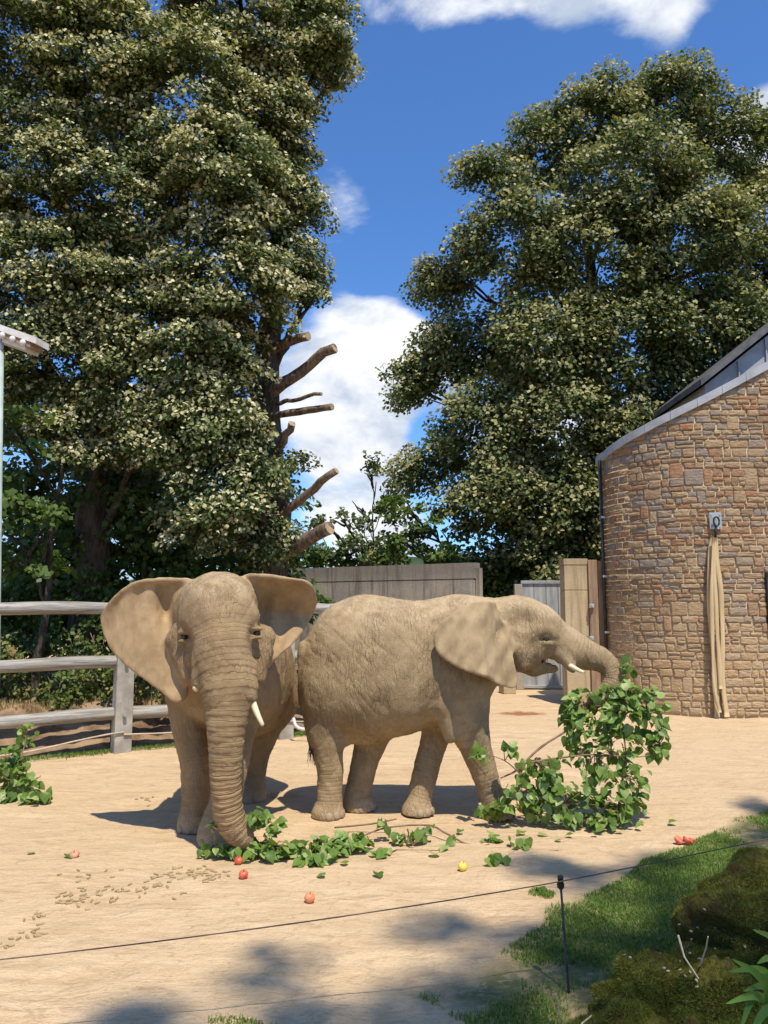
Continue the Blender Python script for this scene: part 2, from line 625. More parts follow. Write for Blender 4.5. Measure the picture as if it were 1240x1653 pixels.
def make_moss():
    m, t = material("moss_on_rock")
    p = t.pos()
    n = t.noise(p, 3.4, 6, 0.62, 0.4)
    f = t.noise(p, 46, 5, 0.75)
    c = t.mix(t.smooth(f, 0.3, 0.7), (0.05, 0.058, 0.011), (0.19, 0.17, 0.03))
    c = t.mix(t.smooth(t.noise(p, 8, 5, 0.6), 0.45, 0.7), c, (0.075, 0.05, 0.018))
    stone = t.mix(t.smooth(f, 0.35, 0.65), (0.07, 0.055, 0.04), (0.21, 0.18, 0.145))
    k = t.smooth(n, 0.59, 0.65)
    c = t.mix(k, c, stone)
    h = t.math('ADD', f, t.math('MULTIPLY', t.noise(p, 13, 5, 0.7), 1.5))
    t.out(t.bsdf(c, 0.95, t.bump(h, 0.04), 0.1))
    return m


def make_rail():
    m, t = material("silvered_rail")
    p = t.mapping(t.mapping(t.pos(), rot=(0, 0, -0.556)), scale=(0.7, 9, 9))
    n = t.noise(p, 1.6, 6, 0.65, 0.4)
    c = t.mix(t.smooth(n, 0.35, 0.66), (0.17, 0.15, 0.12), (0.40, 0.375, 0.325))
    c = t.mix(t.smooth(t.noise(t.pos(), 4, 5, 0.6), 0.5, 0.7, 0, 0.6), c, (0.30, 0.23, 0.155))
    c = t.mix(t.smooth(t.noise(p, 5, 3, 0.6), 0.6, 0.72, 0, 0.7), c, (0.09, 0.075, 0.055))
    t.out(t.bsdf(c, 0.6, t.bump(n, 0.02), 0.4))
    return m


M = {}
M['sand'] = make_sand()
M['skin1'] = make_skin("elephant_skin_brown", (0.97, 0.90, 0.77))
M['skin2'] = make_skin("elephant_skin_tan", (1.03, 1.0, 0.90))
M['stone'] = make_stone()
M['mortar'] = mat_simple("mortar", (0.56, 0.43, 0.27), (0.45, 0.33, 0.20), 5, 0.95, 0.02, 40, 0.1)
M['concrete'] = make_concrete("weathered_concrete")
M['concrete_pillar'] = make_concrete("sandstone_pillar", (0.46, 0.35, 0.205), (0.29, 0.21, 0.125), (0.52, 0.40, 0.235))
M['bark'] = make_bark("bark", (0.035, 0.028, 0.02), (0.10, 0.08, 0.058))
M['deadwood'] = make_bark("dead_wood", (0.085, 0.06, 0.042), (0.26, 0.19, 0.13))
M['cutwood'] = mat_simple("cut_wood", (0.46, 0.34, 0.2), (0.3, 0.21, 0.13), 20, 0.9, 0.01)
M['moss'] = make_moss()
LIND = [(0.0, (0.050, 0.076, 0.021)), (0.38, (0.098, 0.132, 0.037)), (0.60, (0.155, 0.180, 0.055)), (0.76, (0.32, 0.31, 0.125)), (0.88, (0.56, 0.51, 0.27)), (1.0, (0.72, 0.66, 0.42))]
M['linden'] = make_leaf("linden_leaf", LIND, 0.6, 0.25)
M['linden2'] = make_leaf("linden_leaf_far", [(0.0, (0.055, 0.080, 0.024)), (0.4, (0.105, 0.138, 0.038)), (0.65, (0.170, 0.188, 0.057)), (0.85, (0.33, 0.31, 0.125)), (1.0, (0.52, 0.46, 0.22))], 0.6, 0.25)
M['green'] = make_leaf("green_leaf", [(0.0, (0.05, 0.09, 0.018)), (0.5, (0.105, 0.165, 0.032)), (0.85, (0.17, 0.23, 0.045)), (1.0, (0.24, 0.26, 0.06))], 0.5, 0.35)
M['ivy'] = make_leaf("undergrowth_leaf", [(0.0, (0.03, 0.06, 0.013)), (0.45, (0.08, 0.13, 0.028)), (0.75, (0.19, 0.22, 0.05)), (0.93, (0.32, 0.27, 0.09)), (1.0, (0.36, 0.15, 0.05))], 0.5, 0.3)
M['cutleaf'] = make_leaf("cut_branch_leaf", [(0.0, (0.10, 0.175, 0.03)), (0.45, (0.19, 0.30, 0.055)), (0.8, (0.29, 0.40, 0.10)), (1.0, (0.45, 0.52, 0.22))], 0.42, 0.4, 'random')
M['cutleaf_mass'] = make_leaf("cut_branch_leaf_mass", [(0.0, (0.10, 0.175, 0.03)), (0.45, (0.19, 0.30, 0.055)), (0.8, (0.29, 0.40, 0.10)), (1.0, (0.45, 0.52, 0.22))], 0.42, 0.4)
M['grass'] = make_leaf("grass_blade", [(0.0, (0.12, 0.21, 0.03)), (0.6, (0.20, 0.32, 0.05)), (0.9, (0.29, 0.37, 0.085)), (1.0, (0.44, 0.37, 0.17))], 0.5, 0.4)
M['drygrass'] = make_leaf("dry_grass_blade", [(0.0, (0.22, 0.19, 0.07)), (0.5, (0.38, 0.29, 0.13)), (1.0, (0.48, 0.37, 0.2))], 0.7, 0.3)
M['mossfuzz'] = make_leaf("moss_strand", [(0.0, (0.08, 0.10, 0.012)), (0.6, (0.20, 0.205, 0.03)), (1.0, (0.34, 0.29, 0.06))], 0.8, 0.3)
M['twig'] = mat_simple("twig_bark", (0.17, 0.095, 0.055), (0.28, 0.185, 0.115), 14, 0.85, 0.003)
M['timber'] = mat_simple("grey_timber", (0.27, 0.245, 0.20), (0.44, 0.40, 0.325), 3.0, 0.72, 0.006, 14, 0.35, 0.0, (1, 1, 1))
M['rail'] = make_rail()
M['steel'] = mat_simple("galvanised_steel", (0.42, 0.42, 0.40), (0.55, 0.55, 0.52), 5, 0.42, 0.002, 30, 0.5, 0.6)
M['gate'] = mat_simple("weathered_gate_sheet", (0.30, 0.305, 0.30), (0.47, 0.465, 0.44), 2.2, 0.55, 0.004, 12, 0.4, 0.25, (3.5, 3.5, 0.5))
M['lead'] = mat_simple("lead_grey_coping", (0.28, 0.29, 0.30), (0.38, 0.39, 0.395), 2, 0.6, 0.003, 20, 0.35, 0.0)
M['slate'] = mat_simple("dark_slate", (0.075, 0.075, 0.078), (0.14, 0.135, 0.13), 3, 0.6, 0.005)
M['pole'] = mat_simple("pale_green_pole", (0.30, 0.36, 0.33), (0.40, 0.46, 0.43), 4, 0.5, 0.002)
M['lamp_white'] = mat_simple("white_fixture", (0.72, 0.70, 0.66), (0.6, 0.55, 0.49), 7, 0.5, 0.002)
M['lamp_wood'] = mat_simple("brown_fixture", (0.22, 0.14, 0.10), (0.34, 0.24, 0.17), 7, 0.7, 0.002)
M['strap'] = mat_simple("tan_hose_strap", (0.62, 0.47, 0.26), (0.50, 0.365, 0.19), 2.0, 0.7, 0.004, 20, 0.3, 0.0, (6, 6, 0.6))
M['plank'] = mat_simple("brown_plank", (0.23, 0.145, 0.09), (0.36, 0.245, 0.15), 3, 0.85, 0.01, 16, 0.2, 0.0, (4, 4, 0.5))
M['dark'] = mat_simple("dark_iron", (0.018, 0.018, 0.018), (0.04, 0.038, 0.035), 10, 0.5, 0.002)
M['soil'] = mat_simple("bank_soil", (0.15, 0.09, 0.052), (0.35, 0.235, 0.14), 2.6, 0.95, 0.06, 9, 0.1)
M['rope'] = mat_simple("pale_rope", (0.44, 0.35, 0.24), (0.55, 0.46, 0.34), 25, 0.9, 0.004)
M['ivory'] = mat_simple("ivory", (0.74, 0.63, 0.40), (0.60, 0.47, 0.27), 9, 0.4, 0.002, 30, 0.5)
M['nail'] = mat_simple("toenail", (0.29, 0.215, 0.135), (0.36, 0.27, 0.17), 10, 0.6, 0.002)
M['eye'] = mat_simple("dark_eye", (0.02, 0.011, 0.006), (0.035, 0.018, 0.01), 10, 0.12, 0.0005, 10, 0.6)
M['hair'] = mat_simple("tail_hair", (0.02, 0.015, 0.011), (0.045, 0.034, 0.024), 30, 0.7, 0.001)
M['wire'] = mat_simple("brown_wire", (0.11, 0.065, 0.04), (0.17, 0.10, 0.065), 30, 0.6, 0.001)
M['pellet'] = mat_simple("feed_pellet", (0.34, 0.245, 0.125), (0.45, 0.33, 0.18), 30, 0.9, 0.004)
M['apple'] = mat_simple("red_apple", (0.55, 0.045, 0.028), (0.62, 0.14, 0.06), 14, 0.35, 0.001, 30, 0.5)
M['peach'] = mat_simple("orange_fruit", (0.62, 0.14, 0.07), (0.72, 0.32, 0.13), 12, 0.5, 0.002, 30, 0.4)
M['yellow'] = mat_simple("yellow_fruit", (0.78, 0.54, 0.04), (0.80, 0.62, 0.10), 9, 0.4, 0.001, 30, 0.5)
M['tan_fruit'] = mat_simple("dull_fruit", (0.46, 0.22, 0.13), (0.55, 0.33, 0.2), 12, 0.6, 0.002)
M['tomato'] = mat_simple("red_cut_fruit", (0.62, 0.055, 0.03), (0.66, 0.21, 0.11), 22, 0.4, 0.003, 30, 0.5)
M['pebble'] = mat_simple('pale_pebble', (0.30, 0.24, 0.17), (0.42, 0.35, 0.26), 30, 0.9, 0.003)
M['pipe'] = mat_simple("white_hose", (0.66, 0.63, 0.58), (0.55, 0.5, 0.44), 12, 0.5, 0.001)
M['hill'] = mat_simple("wooded_hill", (0.035, 0.062, 0.032), (0.055, 0.085, 0.042), 0.2, 1.0, 0.5, 0.6, 0.0)
M['reed'] = make_leaf("reed_leaf", [(0.0, (0.06, 0.15, 0.022)), (1.0, (0.13, 0.26, 0.045))], 0.38, 0.45)

# ================================================================== SETTING
def in_poly(px, py, poly):
    inside = np.zeros(len(px), bool)
    n = len(poly)
    j = n - 1
    for i in range(n):
        xi, yi = poly[i]
        xj, yj = poly[j]
        c = ((yi > py) != (yj > py)) & (px < (xj - xi) * (py - yi) / (yj - yi + 1e-12) + xi)
        inside ^= c
        j = i
    return inside


def edge_dist(px, py, poly):
    d = np.full(len(px), 1e9)
    n = len(poly)
    for i in range(n):
        a, b = np.array(poly[i]), np.array(poly[(i + 1) % n])
        ba = b - a
        t = np.clip(((px - a[0]) * ba[0] + (py - a[1]) * ba[1]) / (ba @ ba + 1e-9), 0, 1)
        d = np.minimum(d, np.hypot(px - a[0] - ba[0] * t, py - a[1] - ba[1] * t))
    return d


def ground_z(x, y):
    x = np.asarray(x, float)
    y = np.asarray(y, float)
    q = np.stack([x * 0.8, y * 0.8, 0 * x], 1)
    q2 = np.stack([x * 4.0, y * 4.0, 0 * x + 3], 1)
    return 0.022 * fbm(q, 3, 5) + 0.009 * fbm(q2, 3, 9)


TURF = [(672, 1604), (720, 1578), (800, 1545), (880, 1500), (880, 1470), (935, 1450), (1000, 1420), (1040, 1385), (1090, 1370), (1150, 1345), (1210, 1310), (1290, 1285), (1330, 1400), (1200, 1530), (1130, 1620), (1060, 1700), (900, 1720), (780, 1670)]


def build_ground():
    xs = np.concatenate([-np.geomspace(400, 9, 24), np.arange(-8.5, 11.0, 0.055), np.geomspace(11.5, 400, 24)])
    ys = np.concatenate([-np.geomspace(120, 3, 10), np.arange(-2, 3, 0.5), np.arange(3.0, 13.0, 0.055), np.arange(13, 24, 0.12), np.geomspace(24.3, 900, 26)])
    X, Y = np.meshgrid(xs, ys)
    Z = ground_z(X.ravel(), Y.ravel())
    far = np.clip((np.maximum(np.abs(X.ravel()), np.abs(Y.ravel() - 10)) - 12) / 6, 0, 1)
    Z = Z * (1 - far)
    V = np.stack([X.ravel(), Y.ravel(), Z], 1)
    nx, ny = len(xs), len(ys)
    i = np.arange((ny - 1) * nx).reshape(ny - 1, nx)[:, :-1].ravel()
    F = np.stack([i, i + 1, i + nx + 1, i + nx], 1)
    TP = [G(*p)[:2] for p in TURF]
    x, y = V[:, 0], V[:, 1]
    nz = fbm(np.stack([x * 2, y * 2, 0 * x], 1), 3, 77)
    inn = in_poly(x, y, TP)
    ed = edge_dist(x, y, TP) * np.where(inn, 1, -1)
    turf = np.clip((ed + 0.12 * nz + 0.05) / 0.25, 0, 1)
    link("ground", mesh_np("ground", V, F, True, {'turf': ('POINT', turf)}), M['sand'], kind="structure")


build_ground()

# ------------------------------------------------------------------ far wooded hill
xs = np.linspace(-120, 140, 60)
V, F = [], []
for i, x in enumerate(xs):
    hh = 10.5 + 2.5 * math.sin(x * 0.035 + 1) + 1.2 * math.sin(x * 0.11) + 0.8 * math.sin(x * 0.43)
    V += [(x, 150, -0.5), (x, 160, hh * 0.7), (x, 176, hh), (x, 215, -0.5)]
    if i:
        b = (i - 1) * 4
        F += [(b + k, b + k + 1, b + k + 5, b + k + 4) for k in range(3)]
link("hill", mesh_np("hill", np.array(V), np.array(F), True), M['hill'], kind="structure")

# ------------------------------------------------------------------ earth bank behind the fence
FP1 = np.array(G(195, 1215)[:2])
FP2 = np.array(G(458, 1190)[:2])
FDIR = (FP2 - FP1)
FSP = np.linalg.norm(FDIR)
FDIR = FDIR / FSP
FNRM = np.array([-FDIR[1], FDIR[0]])          # pointing away from the camera


def bank_z(s, d):
    q = np.stack([s * 1.3, d * 1.3, 0 * s], 1)
    n = fbm(q, 4, 33)
    n2 = fbm(q * 4, 3, 41)
    t = np.clip((d + 0.16 * n - 0.12) / 1.05, 0, 1)
    st = t * t * (3 - 2 * t)
    # a little terrace so that the rail's shadow wanders over it
    z = 0.30 * st + 0.34 * np.clip((d + 0.2 * n - 0.95) / 0.5, 0, 1) + 0.10 * n * st + 0.035 * n2 * st
    end = np.clip((7.6 - s) / 1.2, 0, 1)
    return z * end - 0.06 + 0.06 * np.clip(st * 4, 0, 1) * end


ss = np.arange(-9.0, 8.2, 0.07)
dd = np.concatenate([np.arange(0.02, 2.6, 0.06), np.arange(2.7, 12, 0.5)])
S_, D_ = np.meshgrid(ss, dd)
S_, D_ = S_.ravel(), D_.ravel()
XY = FP1[None] + S_[:, None] * FDIR[None] + D_[:, None] * FNRM[None]
Z = bank_z(S_, D_)
nx, ny = len(ss), len(dd)
i = np.arange((ny - 1) * nx).reshape(ny - 1, nx)[:, :-1].ravel()
link("earth_bank", mesh_np("earth_bank", np.column_stack([XY, Z]), np.stack([i, i + 1, i + nx + 1, i + nx], 1), True), M['soil'], kind="structure")


# ------------------------------------------------------------------ foliage
def leaves_mesh(name, pos, axis, nrm, size, tint, wid=0.42, fold=0.16, attr='tint'):
    n = len(pos)
    axis = axis / np.linalg.norm(axis, axis=1, keepdims=True)
    nrm = nrm - axis * np.sum(nrm * axis, 1, keepdims=True)
    nrm = nrm / (np.linalg.norm(nrm, axis=1, keepdims=True) + 1e-9)
    side = np.cross(axis, nrm)
    s = size[:, None]
    base = pos - axis * s * 0.5
    tip = pos + axis * s * 0.5 - nrm * s * 0.10
    mid = pos - axis * s * 0.08 + nrm * s * fold
    l = mid + side * s * wid - nrm * s * fold * 1.2
    r = mid - side * s * wid - nrm * s * fold * 1.2
    V = np.stack([base, r, tip, l], 1).reshape(-1, 3)
    F = np.arange(n * 4).reshape(n, 4)
    return mesh_np(name, V, F, False, {attr: ('FACE', tint)})


def foliage(name, C, per, leaf, seed, pale=0.3, flat=0.36, tone=0.0, spread=1.25, droop=0.5):
    """C: (n,8) rows x,y,z,r,ox,oy,oz,tone"""
    rg = np.random.default_rng(seed)
    C = np.asarray(C, float)
    k = np.maximum(4, (per * (C[:, 3] / C[:, 3].mean()) ** 2).astype(int))
    idx = np.repeat(np.arange(len(C)), k)
    n = len(idx)
    c, r, o, tn = C[idx, :3], C[idx, 3], C[idx, 4:7], C[idx, 7]
    oh = o * np.array([1, 1, 0.25])
    oh = oh / (np.linalg.norm(oh, axis=1, keepdims=True) + 1e-6)
    sd = np.cross(oh, np.array([0, 0, 1.0]))
    sd = sd / (np.linalg.norm(sd, axis=1, keepdims=True) + 1e-6)
    q = rg.normal(size=(n, 3))
    q = q / np.linalg.norm(q, axis=1, keepdims=True) * (rg.random((n, 1)) ** 0.45)
    pos = c + oh * (q[:, :1] * r[:, None] * spread) + sd * (q[:, 1:2] * r[:, None] * 0.95)
    pos[:, 2] += q[:, 2] * r * flat - droop * r * np.clip(q[:, 0] + 0.3, 0, 2) ** 2 * 0.6 - 0.25 * r * q[:, 1] ** 2
    nr = np.array([0, 0, 0.45]) + np.array(LDIR) * 0.55 + o * 0.4 + rg.normal(size=(n, 3)) * 0.5
    ax = oh * 0.7 + np.array([0, 0, -0.55]) + rg.normal(size=(n, 3)) * 0.6
    size = leaf * rg.uniform(0.65, 1.25, n)
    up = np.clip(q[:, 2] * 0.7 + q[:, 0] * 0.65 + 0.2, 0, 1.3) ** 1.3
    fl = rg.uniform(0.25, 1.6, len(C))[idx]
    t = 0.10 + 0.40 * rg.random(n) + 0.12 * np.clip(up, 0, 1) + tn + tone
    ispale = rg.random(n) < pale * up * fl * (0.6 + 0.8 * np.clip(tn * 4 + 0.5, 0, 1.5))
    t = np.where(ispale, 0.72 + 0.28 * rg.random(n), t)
    return leaves_mesh(name, pos, ax, nr, size, np.clip(t, 0, 1))


def lobes_to_clumps(lobes, Yc, dens, rclump, seed, trunk_xy, front=0.72, inner=0.35):
    """lobes (px,py,rx px,ry px[,dY]); clumps through a rounded shell of every lobe"""
    rg = np.random.default_rng(seed)
    out = []
    L = []
    for lb in lobes:
        px, py, rx, ry = lb[:4]
        Y = Yc + (lb[4] if len(lb) > 4 else 0)
        c = np.array(P(px, py, Y))
        s = Y / FPX
        L.append((c, np.array([rx * s, 0.5 * (rx + ry) * s * 1.05, ry * s])))
    for c, r in L:
        n = max(3, int(dens * (r[0] * r[2] + r[0] * r[1])))
        ltone = rg.uniform(-0.05, 0.07)
        for _ in range(n):
            v = rg.normal(size=3)
            v /= np.linalg.norm(v)
            if rg.random() < front:
                v[1] = -abs(v[1])
            f = 1.0 - inner * rg.random() ** 1.6
            p = c + v * r * f * 0.94
            if p[2] < 0.5:
                continue
            o = v * 0.8 + np.array([p[0] - trunk_xy[0], p[1] - trunk_xy[1], 0.6]) * 0.12
            o /= np.linalg.norm(o)
            out.append((*p, rclump * rg.uniform(0.65, 1.3), *o, ltone + rg.uniform(-0.06, 0.06)))
    return np.array(out)


def limb(mb, a, b, r0, r1, seed, bend=0.12, n=7, sides=7):
    rg = random.Random(seed)
    a, b = Vector(a), Vector(b)
    L = (b - a).length
    pts, rad = [], []
    off = Vector((0, 0, 0))
    for k in range(n + 1):
        t = k / n
        if 0 < k < n:
            off = off * 0.5 + Vector((rg.uniform(-1, 1), rg.uniform(-1, 1), rg.uniform(-0.6, 1))) * bend * L / n
        else:
            off = Vector((0, 0, 0))
        pts.append(a.lerp(b, t) + off)
        rad.append(r0 + (r1 - r0) * t)
    mb.tube(pts, rad, sides, True, None, 0.08, seed)


def tree(name, label, group, trunk, lobes, Yc, dens, rclump, per, leaf, seed, mat, pale, height, tr=0.35, tone=0.0, limbs=True, front=0.72, flat=0.5, droop=0.5):
    base = (trunk[0], trunk[1], -0.05)
    root = thing(name, label, 'tree', base, group)
    C = lobes_to_clumps(lobes, Yc, dens, rclump, seed, trunk[:2], front)
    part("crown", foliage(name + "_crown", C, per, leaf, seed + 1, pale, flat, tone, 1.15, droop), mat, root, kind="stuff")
    mb = MB()
    top = Vector((trunk[0] + 0.3, trunk[1] + 0.2, height))
    limb(mb, base, top, tr, tr * 0.25, seed + 2, 0.12, 14, 10)
    part("trunk", mb.mesh("trunk", True), M['bark'], root)
    if limbs:
        rg = random.Random(seed)
        for k, lb in enumerate(lobes):
            Y = Yc + (lb[4] if len(lb) > 4 else 0)
            c = Vector(P(lb[0], lb[1], Y))
            z0 = max(1.2, min(c.z - 1.0 - 0.3 * (Vector((c.x, c.y)) - Vector(trunk[:2])).length, height * 0.9))
            a = Vector(base).lerp(top, z0 / height)
            if (c - a).length < 0.6:
                continue
            mb = MB()
            limb(mb, a, c, tr * 0.33 * (1 - 0.5 * z0 / height), 0.03, seed + 9 + k, 0.25, 7, 6)
            for q in range(3):
                e = c + Vector((rg.uniform(-1, 1), rg.uniform(-1, 0.6), rg.uniform(-0.3, 0.8))) * (lb[2] * Y / FPX * 0.7)
                limb(mb, a.lerp(c, 0.55 + 0.15 * q), e, 0.045, 0.012, seed + 50 + k * 3 + q, 0.2, 4, 5)
            part("branch", mb.mesh("branch", True), M['bark'], root)
    return root


L1_LOBES = [(505, 60, 75, 100), (400, 50, 120, 140), (425, 190, 85, 90), (430, 300, 85, 90), (452, 415, 72, 80), (350, 300, 110, 130), (370, 455, 115, 92),
            (300, 180, 110, 150), (370, 565, 50, 60), (300, 560, 110, 100), (330, 690, 110, 75), (365, 660, 45, 60), (415, 780, 52, 55), (420, 865, 50, 45),
            (355, 800, 80, 75), (540, 70, 34, 55), (540, 125, 28, 26), (320, -120, 200, 160), (470, -80, 90, 90), (475, 745, 24, 14), (500, 480, 30, 40), (490, 330, 35, 50)]
L1_LOBES = [(*l, -1.0 if l[0] < 420 and l[1] > 150 else 0) for l in L1_LOBES]
TX1 = P(425, 900, 15.6)
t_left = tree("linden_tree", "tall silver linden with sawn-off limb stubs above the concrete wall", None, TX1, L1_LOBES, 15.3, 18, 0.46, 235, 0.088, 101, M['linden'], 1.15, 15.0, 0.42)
# sawn-off limbs on its right-hand side
for k, (a, b, r0, r1) in enumerate([((425, 566), (497, 543), 0.11, 0.085), ((430, 640), (540, 562), 0.13, 0.10), ((430, 655), (519, 636), 0.05, 0.035),
                                    ((428, 672), (536, 657), 0.075, 0.07), ((432, 760), (471, 684), 0.10, 0.075), ((440, 850), (543, 760), 0.10, 0.07), ((440, 905), (532, 853), 0.16, 0.13)]):
    mb = MB()
    A, B = Vector(P(*a, 15.5)), Vector(P(*b, 14.6))
    limb(mb, A, B, r0, r1, 300 + k, 0.22 if k != 3 else 0.05, 8, 9)
    o = part("cut_branch", mb.mesh("cut_branch", True), M['deadwood'], t_left, label="bare sawn-off limb stub sticking out of the foliage")
    mb = MB()
    d = (B - A).normalized()
    mb.tube([B - d * 0.01, B + d * 0.012], r1 * 0.93, 9)
    cf = link("cut_face", mb.mesh("cut_face"), M['cutwood'], o)

L2_LOBES = [(60, 80, 150, 150), (180, 120, 120, 140), (60, 280, 140, 130), (200, 330, 100, 120), (90, 450, 140, 100), (190, 490, 110, 90), (60, 570, 120, 80),
            (210, 620, 90, 75), (240, 715, 70, 55), (100, -120, 220, 150), (-120, 200, 120, 200), (-120, 480, 120, 200), (140, 690, 80, 60)]
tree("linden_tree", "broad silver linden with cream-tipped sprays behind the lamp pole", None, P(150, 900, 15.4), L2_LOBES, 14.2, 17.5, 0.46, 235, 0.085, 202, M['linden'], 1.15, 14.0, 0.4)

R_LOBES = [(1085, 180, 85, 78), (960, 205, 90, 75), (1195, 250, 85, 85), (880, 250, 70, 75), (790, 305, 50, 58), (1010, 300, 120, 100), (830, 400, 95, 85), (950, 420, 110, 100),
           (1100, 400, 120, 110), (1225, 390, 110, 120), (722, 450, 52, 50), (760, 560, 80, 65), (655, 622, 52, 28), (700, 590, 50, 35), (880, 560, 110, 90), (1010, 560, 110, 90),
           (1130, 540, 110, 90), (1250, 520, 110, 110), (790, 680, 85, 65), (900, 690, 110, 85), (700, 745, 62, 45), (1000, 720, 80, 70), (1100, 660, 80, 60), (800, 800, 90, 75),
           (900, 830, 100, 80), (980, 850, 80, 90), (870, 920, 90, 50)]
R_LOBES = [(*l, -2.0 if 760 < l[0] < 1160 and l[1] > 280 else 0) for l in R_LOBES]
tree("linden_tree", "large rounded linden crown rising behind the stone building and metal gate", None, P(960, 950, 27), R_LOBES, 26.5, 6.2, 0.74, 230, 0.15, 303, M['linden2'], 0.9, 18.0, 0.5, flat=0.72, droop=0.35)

# young trees and shrubs that close the view between the two crowns
tree("green_shrub", "bright green leafy shrub overhanging the right end of the concrete wall", None, P(710, 930, 24.5),
     [(700, 850, 60, 45), (660, 880, 45, 35), (745, 880, 55, 45), (650, 815, 30, 28)], 24.5, 3.2, 0.5, 110, 0.17, 404, M['green'], 0.15, 4.6, 0.1, 0.12)
tree("green_shrub", "low bright green bush behind the wall beneath the limb stubs", None, P(510, 930, 27),
     [(500, 880, 45, 34), (545, 890, 45, 30), (470, 895, 40, 30), (600, 900, 40, 24), (645, 895, 35, 26), (520, 910, 60, 20), (600, 915, 60, 16)], 27, 4.2, 0.5, 110, 0.16, 414, M['green'], 0.1, 4.4, 0.1, 0.10)
tree("young_tree", "thin open sapling with sparse leaves against the clouds", None, P(592, 930, 25),
     [(600, 765, 20, 30), (585, 820, 38, 35), (620, 800, 20, 40), (550, 840, 40, 26), (600, 875, 45, 35), (640, 870, 30, 35), (525, 850, 20, 22)], 25, 1.9, 0.42, 42, 0.16, 424, M['linden2'], 0.1, 6.4, 0.06, 0.0)
tree("young_tree", "reddish brown withering shrub over the concrete wall", None, P(592, 930, 24),
     [(585, 885, 28, 26), (610, 890, 20, 20)], 24, 2.2, 0.4, 40, 0.13, 434, M['ivy'], 0.5, 4.2, 0.05, 0.15)
tree("understory_tree", "leafy green maple undergrowth rising beside the lamp pole", None, P(60, 930, 13.6),
     [(30, 700, 60, 70), (45, 800, 75, 65), (40, 885, 75, 60), (-70, 800, 80, 120)], 13.4, 6.5, 0.38, 75, 0.135, 444, M['green'], 0.12, 5.4, 0.09, 0.06)
tree("understory_tree", "dark shaded bush under the linden boughs behind the fence", None, P(210, 930, 15.5),
     [(160, 780, 90, 80), (260, 820, 110, 90), (140, 880, 120, 70), (330, 880, 100, 70), (430, 910, 60, 45), (240, 950, 170, 55), (80, 960, 130, 50), (400, 970, 90, 50)], 16.2, 8.0, 0.45, 75, 0.14, 454, M['green'], 0.05, 4.6, 0.1, -0.1)
tree("understory_tree", "dense dark thicket filling the gap behind the linden trunks", None, P(220, 930, 19),
     [(60, 720, 120, 90), (220, 740, 120, 90), (350, 760, 100, 90), (0, 850, 150, 80), (150, 860, 130, 80), (300, 870, 130, 80), (420, 880, 70, 60), (60, 970, 170, 70), (250, 980, 170, 70), (430, 980, 110, 60), (440, 800, 40, 50), (-120, 800, 100, 160), (360, 660, 70, 70), (120, 640, 110, 70)],
     19.5, 4.2, 0.65, 90, 0.19, 474, M['green'], 0.03, 6.5, 0.12, -0.1)
tree("understory_tree", "shaded evergreen mass between the concrete wall end and the gate", None, P(850, 960, 25),
     [(800, 920, 70, 50), (860, 960, 80, 50), (800, 1000, 80, 70), (930, 920, 70, 60), (880, 880, 80, 60), (840, 1040, 80, 60), (740, 960, 70, 60), (960, 860, 60, 80)], 25.5, 5.5, 0.6, 100, 0.19, 464, M['green'], 0.1, 4.6, 0.12, -0.02)

# undergrowth on the bank, each bush a thing of its own
UND = [(0, 1060, 90, 45, 'trailing leafy bramble mound behind the lamp pole'), (-40, 1040, 70, 55, 'sprawling bramble bush at the lamp pole foot'), (40, 1030, 60, 45, 'low ivy-covered bush beside the lamp pole'),
       (110, 1035, 60, 45, 'dense green bramble between upper and middle fence rails'), (170, 1040, 60, 50, 'bushy undergrowth beside the fence post and ear'),
       (20, 1098, 60, 34, 'yellow-green ground ivy along the bank top near the lamp pole'), (95, 1098, 65, 30, 'yellowing leafy plants above the middle of the bank'),
       (170, 1094, 60, 32, 'reddish-tipped creeper by the left fence post'), (240, 1092, 60, 34, 'green creeper between fence post and the elephant'),
       (300, 1050, 80, 60, 'shaded bush hidden behind the front-facing elephant')]
for k, (px, py, rx, ry, lab) in enumerate(UND):
    root = thing("undergrowth_bush", lab, "bush", P(px, 1130, 14.2), "undergrowth on the bank behind the fence")
    Yq = 14.6 if py < 1060 else 13.9
    C = lobes_to_clumps([(px, py, rx, ry)], Yq, 17, 0.24, 500 + k, P(px, 1130, 15), 0.8)
    part("leaves", foliage("bush_leaves", C, 48, 0.088, 520 + k, 0.30 if py < 1060 else 0.55, 0.6, 0.08 if py < 1060 else 0.2), M['ivy'], root, kind="stuff")
    mb = MB()
    for q in range(5):
        b = Vector(P(px + (q - 2) * rx * 0.3, py - ry * 0.3, Yq))
        limb(mb, (b.x * 0.99, b.y + 0.1, 0.4), b, 0.014, 0.006, 540 + k * 7 + q, 0.3, 5, 5)
    part("stem", mb.mesh("stem", True), M['twig'], root)


# ------------------------------------------------------------------ concrete wall
def vbox(a, b, th, z0, z1, nrm):
    """box standing on the plan line a-b, thickness th along nrm"""
    a, b, nrm = Vector((*a, 0)), Vector((*b, 0)), Vector((*nrm, 0))
    poly = [a + Vector((0, 0, z0)), b + Vector((0, 0, z0)), b + Vector((0, 0, z1)), a + Vector((0, 0, z1))]
    mb = MB()
    mb.prism(poly, nrm * th)
    return mb


